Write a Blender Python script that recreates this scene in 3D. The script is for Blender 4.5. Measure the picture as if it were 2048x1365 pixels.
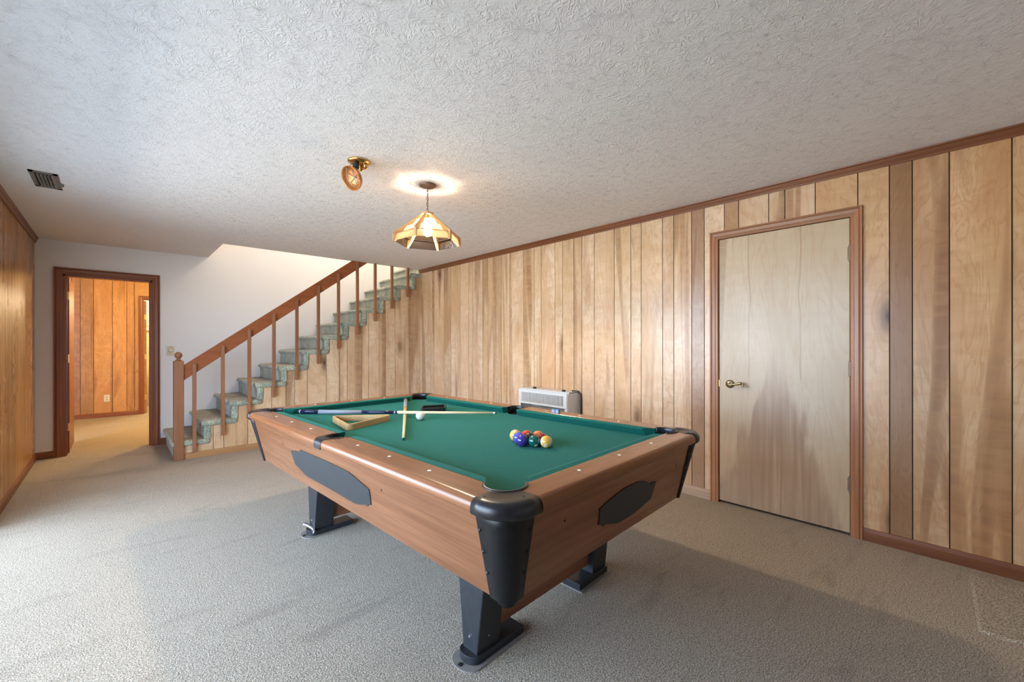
import bpy, bmesh, math, random
from mathutils import Vector, Matrix
random.seed(7)
S=bpy.context.scene
for o in list(bpy.data.objects): bpy.data.objects.remove(o)
COL=S.collection
PI=math.pi

# ------------------------------------------------------------ camera, sky, lights, exposure
AZ=.7555; HC=1.2207; ROLL=-.0012
fw=Vector((math.sin(AZ),math.cos(AZ),0)); rt=Vector((math.cos(AZ),-math.sin(AZ),0)); up=Vector((0,0,1))
c_,s_=math.cos(ROLL),math.sin(ROLL)
r2=rt*c_+up*s_; u2=up*c_-rt*s_
cam_d=bpy.data.cameras.new('camera'); cam=bpy.data.objects.new('camera',cam_d); COL.objects.link(cam)
cam.matrix_world=Matrix(((r2.x,u2.x,-fw.x,0),(r2.y,u2.y,-fw.y,0),(r2.z,u2.z,-fw.z,HC),(0,0,0,1)))
cam_d.sensor_width=36; cam_d.lens=844.9*36/2048; cam_d.shift_y=5.35/2048; cam_d.clip_start=.05
S.camera=cam
S.view_settings.view_transform='Standard'; S.view_settings.look='None'
S.view_settings.gamma=1; S.view_settings.use_curve_mapping=False
S.view_settings.exposure=0.34

XR=3.3904;H=2.3408;YB=6.6738;XL=-.6073;YP=5.635;YO=5.6396;YREAR=-1.6
XO=.886                       # left edge of the stair opening
WIN=((.74,4.38),); WZ=2.0

SKY=14.0
w=bpy.data.worlds.new('world'); S.world=w; w.use_nodes=True
wt=w.node_tree; bg=wt.nodes['Background']
tcw=wt.nodes.new('ShaderNodeTexCoord'); sxw=wt.nodes.new('ShaderNodeSeparateXYZ'); wt.links.new(tcw.outputs['Generated'],sxw.inputs[0])
rw=wt.nodes.new('ShaderNodeValToRGB'); wt.links.new(sxw.outputs[2],rw.inputs[0]); cr_=rw.color_ramp   # sunlit ground below the horizon, pale blue sky above
cr_.elements[0].position=.0; cr_.elements[0].color=(.69,.74,.76,1); cr_.elements[1].position=.03; cr_.elements[1].color=(.52,.72,1.0,1)
wt.links.new(rw.outputs[0],bg.inputs[0]); bg.inputs[1].default_value=SKY

def light(name,kind,loc,power,color,size=.1,rot=None,sy=None,portal=False):
    d=bpy.data.lights.new(name,kind); o=bpy.data.objects.new(name,d); COL.objects.link(o); o.location=loc
    d.energy=power; d.color=color
    if kind=='AREA':
        d.shape='RECTANGLE'; d.size=size; d.size_y=sy or size
        if portal: d.cycles.is_portal=True
    else: d.shadow_soft_size=size
    if rot: o.rotation_euler=rot
    return o
for a,b in WIN:
    light('window_portal','AREA',(XL-.10,(a+b)/2,WZ/2),1,(1,1,1),WZ,(0,-PI/2,0),b-a,True)
light('hall_lamp_light','POINT',(1.15,8.0,2.1),90,(1,.66,.24),.08)
light('bath_lamp_light','POINT',(1.0,10.8,2.1),70,(1,.80,.50),.08)
light('upstairs_lamp_light','POINT',(2.7,6.15,4.2),90,(1,.86,.68),.12)

# ------------------------------------------------------------ helpers
def T(o,label=None,cat=None,group=None,kind=None):
    if label: o['label']=label
    if cat: o['category']=cat
    if group: o['group']=group
    if kind: o['kind']=kind
    return o
def empty(name,loc=(0,0,0),rz=0,label=None,cat=None,group=None,kind=None):
    o=bpy.data.objects.new(name,None); COL.objects.link(o); o.location=loc; o.rotation_euler=(0,0,rz)
    o.empty_display_size=.1
    return T(o,label,cat,group,kind)
def mk(name,bm,mat,parent=None,smooth=False,bevel=0,seg=2,color=None,**kw):
    bmesh.ops.recalc_face_normals(bm,faces=bm.faces[:])
    me=bpy.data.meshes.new(name); bm.to_mesh(me); bm.free()
    o=bpy.data.objects.new(name,me); COL.objects.link(o)
    if mat: me.materials.append(mat)
    if parent: o.parent=parent
    if bevel:
        m=o.modifiers.new('bevel','BEVEL'); m.width=bevel; m.segments=seg; m.limit_method='ANGLE'; m.angle_limit=.6
        smooth=True
    if smooth:
        for p in me.polygons: p.use_smooth=True
        m=o.modifiers.new('wn','WEIGHTED_NORMAL') if bevel else None
        if m: m.keep_sharp=True
    if color: o.color=color
    return T(o,**kw)
def B(): return bmesh.new()
def box(bm,x0,x1,y0,y1,z0,z1):
    v=[bm.verts.new(p) for p in ((x0,y0,z0),(x1,y0,z0),(x1,y1,z0),(x0,y1,z0),(x0,y0,z1),(x1,y0,z1),(x1,y1,z1),(x0,y1,z1))]
    for f in ((0,3,2,1),(4,5,6,7),(0,1,5,4),(1,2,6,5),(2,3,7,6),(3,0,4,7)): bm.faces.new([v[i] for i in f])
    return bm
from mathutils.geometry import tessellate_polygon
def tess(bm,verts,pts2):
    for t in tessellate_polygon([[Vector((p[0],p[1],0)) for p in pts2]]):
        try: bm.faces.new([verts[i] for i in t])
        except ValueError: pass
def prism(bm,pts,axis,a,b):
    """extrude a 2D outline along axis between a and b; pts are the other two coords in order"""
    def P(p,t):
        return {'x':(t,p[0],p[1]),'y':(p[0],t,p[1]),'z':(p[0],p[1],t)}[axis]
    A=[bm.verts.new(P(p,a)) for p in pts]; C=[bm.verts.new(P(p,b)) for p in pts]
    n=len(pts)
    for i in range(n): bm.faces.new((A[i],A[(i+1)%n],C[(i+1)%n],C[i]))
    if n>4: tess(bm,A,pts); tess(bm,C,pts)
    else: bm.faces.new(A); bm.faces.new(C[::-1])
    return bm
def grid(bm,rows,close_u=False,close_v=False,cap=False):
    V=[[bm.verts.new(p) for p in r] for r in rows]
    nu=len(V); nv=len(V[0])
    for i in range(nu if close_u else nu-1):
        for j in range(nv if close_v else nv-1):
            q=[V[i][j],V[i][(j+1)%nv],V[(i+1)%nu][(j+1)%nv],V[(i+1)%nu][j]]
            q=[v for k,v in enumerate(q) if v not in q[:k]]
            try: bm.faces.new(q)
            except ValueError: pass
    if cap and close_v:
        for r in (V[0],V[-1][::-1]):
            try: bm.faces.new(r)
            except ValueError: pass
    return V
def lathe(bm,prof,c=(0,0,0),n=24,axis='z',cap=True):
    rows=[]
    for r,h in prof:
        row=[]
        for i in range(n):
            a=2*PI*i/n; x,y=r*math.cos(a),r*math.sin(a)
            p={'z':(x,y,h),'x':(h,x,y),'y':(x,h,y)}[axis]
            row.append((c[0]+p[0],c[1]+p[1],c[2]+p[2]))
        rows.append(row)
    grid(bm,rows,close_v=True,cap=cap); return bm
def tube(bm,pts,rad,n=10,cap=True):
    pts=[Vector(p) for p in pts]; rows=[]
    rad=rad if isinstance(rad,(list,tuple)) else [rad]*len(pts)
    prev=None
    for i,p in enumerate(pts):
        d=(pts[min(i+1,len(pts)-1)]-pts[max(i-1,0)]).normalized()
        if prev is None:
            a=Vector((0,0,1)) if abs(d.z)<.9 else Vector((1,0,0)); u=d.cross(a).normalized()
        else: u=(prev-d*prev.dot(d)).normalized()
        prev=u; v=d.cross(u)
        rows.append([tuple(p+(u*math.cos(2*PI*k/n)+v*math.sin(2*PI*k/n))*rad[i]) for k in range(n)])
    grid(bm,rows,close_v=True,cap=cap); return bm
def torus(bm,c,R,r,u,v,n=20,m=8,stretch=1):
    u=Vector(u).normalized();v=Vector(v).normalized();w_=u.cross(v);c=Vector(c);rows=[]
    for i in range(n):
        a=2*PI*i/n; d=u*math.cos(a)+v*math.sin(a); p=c+u*math.cos(a)*R*stretch+v*math.sin(a)*R
        rows.append([tuple(p+(d*math.cos(2*PI*k/m)+w_*math.sin(2*PI*k/m))*r) for k in range(m)])
    grid(bm,rows,close_u=True,close_v=True); return bm
def arc(cx,cy,r,a0,a1,n):
    return [(cx+r*math.cos(math.radians(a0+(a1-a0)*i/n)),cy+r*math.sin(math.radians(a0+(a1-a0)*i/n))) for i in range(n+1)]

# ------------------------------------------------------------ materials
class N:
    def __init__(s,name):
        s.m=bpy.data.materials.new(name); s.m.use_nodes=True; s.t=s.m.node_tree; s.b=s.t.nodes['Principled BSDF']
    def n(s,k,**kw):
        x=s.t.nodes.new(k)
        for a,v in kw.items(): setattr(x,a,v)
        return x
    def l(s,a,b): s.t.links.new(a,b)
    def v(s,x,sock):
        if isinstance(x,(int,float,tuple)): sock.default_value=x
        else: s.l(x,sock)
    def math(s,op,a,b=0,c=0,clamp=False):
        x=s.n('ShaderNodeMath',operation=op,use_clamp=clamp); s.v(a,x.inputs[0]); s.v(b,x.inputs[1]); s.v(c,x.inputs[2]); return x.outputs[0]
    def vm(s,op,a,b):
        x=s.n('ShaderNodeVectorMath',operation=op); s.v(a,x.inputs[0]); s.v(b,x.inputs[1]); return x.outputs[0]
    def co(s): return s.n('ShaderNodeTexCoord').outputs['Object']
    def noise(s,vec,scale=1,detail=2,dist=0,rough=.5,col=False):
        x=s.n('ShaderNodeTexNoise'); s.v(vec,x.inputs['Vector']); x.inputs['Scale'].default_value=scale
        x.inputs['Detail'].default_value=detail; x.inputs['Distortion'].default_value=dist; x.inputs['Roughness'].default_value=rough
        return x.outputs['Color' if col else 'Fac']
    def ramp(s,f,stops,interp='LINEAR'):
        x=s.n('ShaderNodeValToRGB'); s.v(f,x.inputs[0]); r=x.color_ramp; r.interpolation=interp
        while len(r.elements)<len(stops): r.elements.new(.5)
        for e,(p,c) in zip(r.elements,stops): e.position=p; e.color=(*c,1) if len(c)==3 else c
        return x.outputs[0]
    def mix(s,f,a,b,mode='MIX'):
        x=s.n('ShaderNodeMix',data_type='RGBA',blend_type=mode); s.v(f,x.inputs[0])
        s.v((*a,1) if isinstance(a,tuple) and len(a)==3 else a,x.inputs[6]); s.v((*b,1) if isinstance(b,tuple) and len(b)==3 else b,x.inputs[7]); return x.outputs[2]
    def bump(s,h,strength=.3,dist=.01):
        x=s.n('ShaderNodeBump'); s.v(h,x.inputs['Height']); x.inputs['Strength'].default_value=strength; x.inputs['Distance'].default_value=dist
        s.l(x.outputs[0],s.b.inputs['Normal'])
    def out(s,col=None,rough=None,metal=None,spec=None,**kw):
        for k,v in (('Base Color',col),('Roughness',rough),('Metallic',metal),('Specular IOR Level',spec)):
            if v is not None: s.v((*v,1) if isinstance(v,tuple) and len(v)==3 else v,s.b.inputs[k])
        for k,v in kw.items(): s.b.inputs[k.replace('_',' ')].default_value=v
        return s.m
def g3(v): return (v,v,v)
def plain(name,col,rough=.5,metal=0,var=.06,scale=30,**kw):
    m=N(name); n=m.noise(m.co(),scale,2)
    c=m.ramp(n,[(.3,tuple(max(0,x*(1-var)) for x in col)),(.7,tuple(min(1,x*(1+var)) for x in col))])
    return m.out(c,rough,metal,**kw)
def S3(m,p,x,y,z): return m.vm('MULTIPLY',p,(x,y,z))

def birch(name,light_c,mid_c,dark_c,rough=.3,rnd=True,zs=1.0,knots=True):
    m=N(name); p=m.co()
    if rnd:
        oi=m.n('ShaderNodeObjectInfo'); r=m.math('MULTIPLY',oi.outputs['Random'],41.0)
        cx=m.n('ShaderNodeCombineXYZ'); m.l(r,cx.inputs[0]); m.l(r,cx.inputs[1]); m.l(m.math('MULTIPLY',r,1.7),cx.inputs[2])
        p=m.vm('ADD',p,cx.outputs[0]); tint=oi.outputs['Color']
    q=S3(m,p,3.0,3.0,.8*zs)
    # knots bend the figure
    vo=m.n('ShaderNodeTexVoronoi',feature='F1'); m.v(S3(m,p,3.3,3.3,1.35),vo.inputs['Vector']); vo.inputs['Scale'].default_value=1.0
    kd=vo.outputs['Distance']; sep=m.n('ShaderNodeSeparateColor'); m.l(vo.outputs['Color'],sep.inputs[0])
    kon=m.math('GREATER_THAN',sep.outputs[0],.55)
    near=m.math('MULTIPLY',m.math('SUBTRACT',1.0,m.math('MULTIPLY',kd,3.2),clamp=True),kon)
    n1=m.noise(q,1.0,4,.7,.58)
    f=m.math('ADD',n1,m.math('MULTIPLY',near,.22))
    fr=m.math('FRACT',m.math('MULTIPLY',f,15.0))
    line=m.ramp(fr,[(0,g3(1)),(.10,g3(.15)),(.55,g3(0)),(.9,g3(.5)),(1,g3(1))])
    n2=m.noise(S3(m,p,2.6,2.6,.9*zs),1.0,3,1.0)
    streak=m.noise(S3(m,p,5.5,5.5,.33*zs),1.0,2,1.0)
    curl=m.noise(S3(m,p,4.0,4.0,17.0),1.0,2,.6)
    fine=m.noise(S3(m,p,130,130,3.0),1.0,1)
    col=m.ramp(n2,[(.32,light_c),(.68,mid_c)])
    col=m.mix(m.ramp(streak,[(.55,g3(0)),(.60,g3(.50)),(.70,g3(.75))]),col,dark_c)
    col=m.mix(m.math('MULTIPLY',line,.42),col,tuple(min(1,x*1.75) for x in dark_c))
    col=m.mix(m.ramp(curl,[(.38,g3(.42)),(.60,g3(0))]),col,mid_c)
    col=m.mix(m.math('MULTIPLY',fine,.20),col,dark_c)
    if knots:
        kk=m.math('MULTIPLY',m.ramp(kd,[(.035,g3(1)),(.06,g3(.6)),(.17,g3(0))]),kon)
        col=m.mix(m.math('MULTIPLY',m.ramp(kd,[(.06,g3(.55)),(.30,g3(0))]),kon),col,dark_c)
        col=m.mix(kk,col,tuple(x*.30 for x in dark_c))
    if rnd: col=m.mix(1.0,col,tint,'MULTIPLY')
    ro=m.ramp(n2,[(.3,g3(rough-.03)),(.7,g3(rough+.05))])
    m.bump(fine,.03,.002)
    return m.out(col,ro,spec=.5)
def stained(name,a,b,rough=.35,axis='z',sc=1.0,spec=.5,bmp=.06):
    """stained solid wood, grain running along one axis"""
    m=N(name); p=m.co(); oi=m.n('ShaderNodeObjectInfo'); r=m.math('MULTIPLY',oi.outputs['Random'],23.0)
    p=m.vm('ADD',p,r)
    k={'x':(1.2,22,22),'y':(22,1.2,22),'z':(22,22,1.2)}[axis]; k2={'x':(4,160,160),'y':(160,4,160),'z':(160,160,4)}[axis]
    n=m.noise(S3(m,p,*(q*sc for q in k)),1,4,.35); f=m.noise(S3(m,p,*k2),1,2)
    col=m.ramp(n,[(.3,a),(.7,b)]); col=m.mix(m.ramp(f,[(.35,g3(.30)),(.6,g3(0))]),col,tuple(x*.5 for x in a))
    m.bump(f,bmp,.002)
    return m.out(col,rough,spec=spec)

M={}
M['panel']=birch('birch_panelling',(.82,.63,.435),(.60,.375,.20),(.25,.115,.05),.28)
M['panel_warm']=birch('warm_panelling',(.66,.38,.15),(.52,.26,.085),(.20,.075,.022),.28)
M['door']=birch('door_veneer',(.60,.47,.32),(.50,.365,.225),(.26,.15,.075),.34,rnd=False,zs=.55,knots=False)
def door_flame():
    mm=M['door']; t=mm.node_tree; b=t.nodes['Principled BSDF']; lk=b.inputs['Base Color'].links[0]; src=lk.from_socket
    n=N.__new__(N); n.m=mm; n.t=t; n.b=b
    p=n.co(); se=n.n('ShaderNodeSeparateXYZ'); n.l(p,se.inputs[0])
    d=n.math('ABSOLUTE',n.math('SUBTRACT',se.outputs[1],.905)); nz=n.noise(S3(n,p,7,7,1.6),1,3,.8)
    edge=n.math('ADD',n.math('MULTIPLY',n.math('SUBTRACT',1.0,se.outputs[2]),.30),.09)
    f=n.math('SUBTRACT',n.math('ADD',edge,n.math('MULTIPLY',n.math('SUBTRACT',nz,.5),.34)),d)
    f=n.math('MULTIPLY',n.ramp(f,[(0,g3(0)),(.05,g3(1))]),n.ramp(n.math('SUBTRACT',1.25,se.outputs[2]),[(.0,g3(0)),(.5,g3(1))]))
    st_=n.noise(S3(n,p,34,34,1.4),1,2,.4); col=n.mix(n.math('MULTIPLY',f,n.ramp(st_,[(.3,g3(.35)),(.65,g3(.9))])),src,(.33,.20,.12))
    dl=n.math('ABSOLUTE',n.math('SUBTRACT',n.math('ADD',d,n.math('MULTIPLY',n.noise(S3(n,p,.1,.1,2.2),1,1),.09)),.205))
    ln=n.math('MULTIPLY',n.ramp(dl,[(0,g3(.7)),(.006,g3(0))]),n.ramp(se.outputs[2],[(.95,g3(0)),(.99,g3(1))]))
    n.l(n.mix(ln,col,(.33,.19,.09)),b.inputs['Base Color'])
door_flame()
M['groove']=plain('groove_backing',(.05,.03,.015),.8)
M['trim']=stained('stained_trim',(.19,.048,.012),(.30,.088,.025),.36,'z')
M['trim_d']=stained('door_trim',(.30,.105,.036),(.45,.195,.080),.36,'z')
M['trim_dy']=stained('door_trim_y',(.24,.095,.040),(.36,.165,.08),.36,'y')
M['trim_y']=stained('stained_trim_y',(.16,.048,.014),(.24,.082,.026),.38,'y')
M['trim_x']=stained('stained_trim_x',(.18,.050,.013),(.27,.082,.024),.38,'x')
M['trim_lx']=stained('honey_trim_x',(.36,.17,.065),(.46,.24,.10),.38,'x')
M['rail_wood']=stained('handrail_wood',(.26,.068,.020),(.36,.108,.032),.36,'x')
M['post_wood']=stained('post_wood',(.235,.085,.034),(.35,.150,.065),.42,'z')
M['lam_w']=stained('table_laminate_long',(.21,.077,.030),(.31,.130,.057),.24,'y',.8,bmp=.01)
M['lam_w_shaded']=stained('table_laminate_side_shaded',(.175,.066,.028),(.26,.110,.050),.26,'y',.8,bmp=.01)  # rail laminate again, side shade painted in as a darker colour
M['lam_u']=stained('table_laminate_short',(.20,.068,.025),(.29,.112,.045),.24,'x',.8,bmp=.01)
M['blackp']=plain('black_plastic',(.012,.012,.014),.34,var=.2,scale=60)
M['blackc']=plain('black_casting',(.007,.007,.008),.42,var=.2,scale=60,spec=.3)
M['blackm']=plain('black_matte',(.018,.019,.022),.42,var=.2,scale=40)
M['greyp']=plain('charcoal_plate',(.022,.024,.026),.55,var=.08)
M['pad']=plain('foot_plate_grey',(.22,.19,.17),.5)
M['sight']=plain('sight_pearl',(.85,.84,.80),.3)
M['screw']=plain('dark_screw',(.03,.03,.03),.3,.6)
M['bscrew']=plain('bright_screw',(.6,.6,.6),.25,.9)
M['brass']=plain('brass',(.72,.45,.17),.22,1.0,scale=80)
M['oldbrass']=plain('antique_brass',(.33,.25,.14),.35,1.0,scale=80)
M['chrome']=plain('chrome',(.75,.70,.62),.08,1.0)
M['copper']=plain('copper_cover',(.50,.20,.06),.30,.35,var=.35,scale=18)
M['bronze']=plain('bronze_canopy',(.23,.16,.12),.42,.7)
M['white_enamel']=plain('heater_enamel',(.66,.66,.64),.35,var=.02)
M['cream']=plain('cream_plastic',(.62,.52,.36),.4)
M['porcelain']=plain('porcelain',(.75,.72,.65),.15)
M['bathwall']=plain('bath_wall_paint',(.72,.64,.46),.6)
M['dark']=plain('dark_void',(.01,.01,.01),.8)
M['ductm']=plain('duct_metal',(.20,.18,.17),.45,.3,var=.3)
M['rackwood']=stained('rack_wood',(.50,.27,.10),(.66,.40,.18),.35,'x',.6)
M['ashwood']=stained('cue_maple',(.70,.52,.28),(.80,.62,.37),.3,'x',.3)
M['cueblue']=plain('cue_navy',(.012,.014,.05),.18,var=.1)
M['cuering']=plain('cue_ring',(.7,.7,.75),.25,.5)
M['chalk']=plain('blue_chalk',(.10,.20,.42),.8,var=.2,scale=90)
M['patio']=plain('patio_concrete',(.40,.39,.37),.85)
M['ivory']=plain('ivory',(.72,.69,.60),.10,var=.03)
M['rooftrim']=plain('shade_glass_frame',(.2,.2,.2),.4)

# painted wall
m=N('painted_wall'); n=m.noise(m.co(),90,3); n2=m.noise(m.co(),.9,2)
m.bump(n,.05,.003); M['paint']=m.out(m.ramp(n2,[(.3,(.76,.745,.74)),(.7,(.80,.785,.78))]),.6)

# stomped ceiling: strokes fanning out of each brush mark
m=N('stomped_ceiling'); p=m.co()
wob=m.vm('MULTIPLY',m.vm('SUBTRACT',m.noise(p,3.5,2,col=True),(.5,.5,.5)),(.10,.10,0)); p2=m.vm('ADD',p,wob)
def strokes(seed,sc,k):
    vo=m.n('ShaderNodeTexVoronoi',feature='F1'); m.v(m.vm('ADD',p2,(seed,seed*.7,0)),vo.inputs['Vector']); vo.inputs['Scale'].default_value=sc
    d=m.vm('SUBTRACT',m.vm('ADD',p2,(seed,seed*.7,0)),vo.outputs['Position'])
    se=m.n('ShaderNodeSeparateXYZ'); m.l(d,se.inputs[0]); ang=m.math('ARCTAN2',se.outputs[1],se.outputs[0])
    ln=m.n('ShaderNodeVectorMath',operation='LENGTH'); m.l(d,ln.inputs[0])
    sc_=m.n('ShaderNodeSeparateColor'); m.l(vo.outputs['Color'],sc_.inputs[0])
    cb=m.n('ShaderNodeCombineXYZ'); m.l(m.math('MULTIPLY',ang,k),cb.inputs[0]); m.l(m.math('MULTIPLY',ln.outputs['Value'],30.0),cb.inputs[1]); m.l(m.math('MULTIPLY',sc_.outputs[0],50.0),cb.inputs[2])
    nn=m.math('ABSOLUTE',m.math('SUBTRACT',m.noise(cb.outputs[0],1.0,1,.3),.5))
    return m.ramp(nn,[(.0,g3(1)),(.035,g3(.8)),(.10,g3(0))])
h=m.math('MAXIMUM',strokes(0,8.5,3.6),m.math('MULTIPLY',strokes(11.3,13.0,2.6),.8))
h=m.math('MULTIPLY',h,m.ramp(m.noise(p,22,2),[(.40,g3(.35)),(.58,g3(1))]))
h=m.math('ADD',h,m.math('MULTIPLY',m.noise(p,70,2),.25))
m.bump(h,.75,.0024)
M['ceiling']=m.out(m.ramp(m.noise(p,.7,2),[(.3,(.79,.745,.71)),(.7,(.84,.795,.76))]),.75,spec=.2)

# carpet
def carpet(name,a,b,c,sc=210,bump=1.0,rough=.95):
    m=N(name); p=m.co()
    f=m.noise(p,sc,2,.4,.75); f2=m.noise(p,sc*.55,2); big=m.noise(p,.55,3,.6); st=m.noise(S3(m,p,1.3,5.0,1),1.6,3,.8)
    col=m.ramp(f,[(.36,a),(.5,b),(.64,c)])
    col=m.mix(m.ramp(big,[(.35,g3(.16)),(.65,g3(0))]),col,tuple(x*.55 for x in a))
    col=m.mix(m.ramp(st,[(.28,g3(.22)),(.42,g3(0))]),col,(a[0]*.7,a[1]*.62,a[2]*.5))
    m.bump(m.math('ADD',f,m.math('MULTIPLY',f2,.8)),bump,.008)
    return m.out(col,rough,spec=.1,Sheen_Weight=.25,Sheen_Roughness=.5)
M['carpet']=carpet('beige_carpet',(.115,.080,.045),(.46,.36,.25),(.84,.71,.55))
# stair carpet, green plush with traffic soil on the treads
m=N('green_plush'); p=m.co(); f=m.noise(p,110,2,.5,.7); bl=m.noise(p,7,3,.7); 
gn=m.n('ShaderNodeNewGeometry'); sx=m.n('ShaderNodeSeparateXYZ'); m.l(gn.outputs['Normal'],sx.inputs[0])
col=m.ramp(f,[(.34,(.11,.13,.085)),(.5,(.38,.41,.30)),(.66,(.72,.74,.58))])
col=m.mix(m.ramp(bl,[(.38,g3(.55)),(.6,g3(0))]),col,(.15,.175,.15))
tr=m.math('MULTIPLY',m.ramp(sx.outputs[2],[(.5,g3(0)),(.95,g3(1))]),m.ramp(bl,[(.3,g3(.85)),(.75,g3(.45))]))
col=m.mix(tr,col,(.24,.18,.105))
m.bump(m.math('ADD',f,m.math('MULTIPLY',bl,.6)),.9,.010); M['plush']=m.out(col,.95,spec=.1,Sheen_Weight=.4)
# felt
m=N('green_baize'); p=m.co(); f=m.noise(p,260,2); g=m.noise(p,30,3)
col=m.ramp(f,[(.3,(.005,.072,.054)),(.7,(.010,.125,.094))]); col=m.mix(m.ramp(g,[(.3,g3(.25)),(.6,g3(0))]),col,(.006,.075,.050))
m.bump(f,.25,.001); M['felt']=m.out(col,.9,spec=.1,Sheen_Weight=.12,Sheen_Tint=(.3,.8,.7,1))
# diamond wrap for cues
m=N('cue_wrap'); ck=m.n('ShaderNodeTexChecker'); m.v(m.co(),ck.inputs[0]); ck.inputs['Scale'].default_value=260; ck.inputs[1].default_value=(.03,.03,.05,1); ck.inputs[2].default_value=(.45,.45,.5,1)
M['wrap']=m.out(ck.outputs[0],.5)
# shade glass: seeded, faintly amber
m=N('amber_seeded_glass'); t=m.t; t.nodes.remove(m.b)
tr=m.n('ShaderNodeBsdfTransparent'); tr.inputs[0].default_value=(.36,.32,.27,1)
df=m.n('ShaderNodeBsdfTranslucent'); df.inputs[0].default_value=(.20,.145,.105,1)
gl=m.n('ShaderNodeBsdfGlossy'); gl.inputs['Roughness'].default_value=.12
bp=m.n('ShaderNodeBump'); m.l(m.noise(m.co(),60,2),bp.inputs['Height']); bp.inputs['Strength'].default_value=.3; bp.inputs['Distance'].default_value=.004
m.l(bp.outputs[0],gl.inputs['Normal'])
m1=m.n('ShaderNodeMixShader'); m1.inputs[0].default_value=.45; m.l(tr.outputs[0],m1.inputs[1]); m.l(df.outputs[0],m1.inputs[2])
m2=m.n('ShaderNodeMixShader'); m2.inputs[0].default_value=.10; m.l(m1.outputs[0],m2.inputs[1]); m.l(gl.outputs[0],m2.inputs[2])
m.l(m2.outputs[0],t.nodes['Material Output'].inputs[0]); M['glass']=m.m
m=N('bulb_glow'); M['bulb']=m.out((1,.9,.75),.4,Emission_Color=(1,.80,.56,1),Emission_Strength=1650.0)

# ------------------------------------------------------------ the room shell
bm=B(); box(bm,XL-.12,XR+.12,YREAR,11.6,-.06,0); mk('floor',bm,M['carpet'],kind='structure')
bm=B(); box(bm,2.66,3.295,YREAR+.02,-.03,0,.008)
for v in bm.verts:
    if v.co.y>-.1 and v.co.x<3: v.co.y-=.02
    if v.co.z>.004: v.co.x+=(.012 if v.co.x<3 else -.012); v.co.y-=.012
mk('carpet_patch',bm,M['carpet'],bpy.data.objects['floor'],label='loose patch of the carpet with a seam round it')
bm=B(); box(bm,XL-3.4,XL-.13,-4,9,-.16,-.06); mk('ground',bm,M['patio'],kind='structure',label='unseen concrete patio added outside the glass door')  # out of view, added as dim near ground under the window light
bm=B(); box(bm,XL-2.3,XL-.13,-3,8,2.50,2.62); mk('added_deck',bm,M['patio'],kind='structure',label='unseen deck added above the patio to cut the sky light')  # out of view, added to block high sky and dim the patio
# L-shaped ceiling with the stair opening
bm=B(); prism(bm,[(XL-.12,YREAR-.1),(XR+.12,YREAR-.1),(XR+.12,YO),(XO,YO),(XO,YB+.1),(XL-.12,YB+.1)],'z',H,H+.26)
mk('ceiling',bm,M['ceiling'],kind='structure')
# right wall: backing with a door hole, planks on it
DY0,DY1,DZ=.477,1.277,2.019
bm=B()
box(bm,XR+.006,XR+.12,YREAR,DY0,0,H); box(bm,XR+.006,XR+.12,DY1,YO+.06,0,H); box(bm,XR+.006,XR+.12,DY0,DY1,DZ,H)
wr=mk('wall_right',bm,M['groove'],kind='structure')
gr=[-1.55,-1.33,-1.19,-1.0,-.83,-.62,-.42,-.184,.042,.192,.292,.44,.661,.835,.935,1.134,1.235,1.386,1.486,1.635,1.734,1.934,2.037,2.21,2.434,2.584,2.685,2.833,2.936,3.135,3.241,3.407,3.636,3.788,3.884,4.038,4.138,4.343,4.432,4.614,4.834,5.001,5.253,5.357,5.551,YP+.05]
tints={.44:(.95,.84,.71),.192:(.50,.40,.32),.042:(.80,.69,.58),1.386:(.60,.52,.48),1.134:(.70,.60,.52),3.788:(.82,.77,.72),4.834:(.84,.79,.74),.292:(.90,.79,.66),-.184:(.92,.77,.60),-.42:(.92,.80,.66)}  # own plank tones; the nearest also have warm lamp light painted in
def tint(y):
    t=tints.get(y); 
    if t: return (*t,1)
    k=random.uniform(.93,1.05); return (k,k*random.uniform(.97,1.0),k*random.uniform(.94,1.0),1)
for a,b in zip(gr[:-1],gr[1:]):
    g=.0028
    bm=B()
    if b<=DY0 or a>=DY1: box(bm,XR,XR+.006,a+g,b-g,0,H)
    else:
        if a<DY0: box(bm,XR,XR+.006,a+g,DY0-.004,0,H)
        if b>DY1: box(bm,XR,XR+.006,DY1+.004,b-g,0,H)
        box(bm,XR,XR+.006,max(a+g,DY0-.004),min(b-g,DY1+.004),DZ+.005,H)
    mk('plank',bm,M['panel'],wr,color=tint(a))
# left wall with the glazed openings beside the camera
bm=B(); e=[YREAR,WIN[0][0],WIN[0][1],YB+.1]
for a,b in ((e[0],e[1]),(e[2],e[3])): box(bm,XL-.12,XL-.006,a,b,0,H)
for a,b in WIN: box(bm,XL-.12,XL-.006,a,b,WZ,H)
wl=mk('wall_left',bm,M['groove'],kind='structure')
y=4.42; lg=[4.42]
for gy in (4.62,4.76,4.91,5.01,5.18,5.31,5.46,5.61,5.75,5.89,6.01,6.13,6.23,6.36,6.47,6.58,YB): lg.append(gy)
for a,b in zip(lg[:-1],lg[1:]):
    bm=B(); box(bm,XL-.006,XL,a+.0028,b-.0028,0,H)
    k=random.choice([1,.95,.78,.9]); mk('plank',bm,M['panel_warm'],wl,color=(k,k*.97,k*.93,1))
for a,b,z0 in ((YREAR,-.9,0),(-.9,-.3,0),(-.3,.2,0),(.2,.72,0)):
    bm=B(); box(bm,XL-.006,XL,a,b,z0,H); mk('plank',bm,M['panel_warm'],wl,color=(.95,.93,.9,1))
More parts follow.
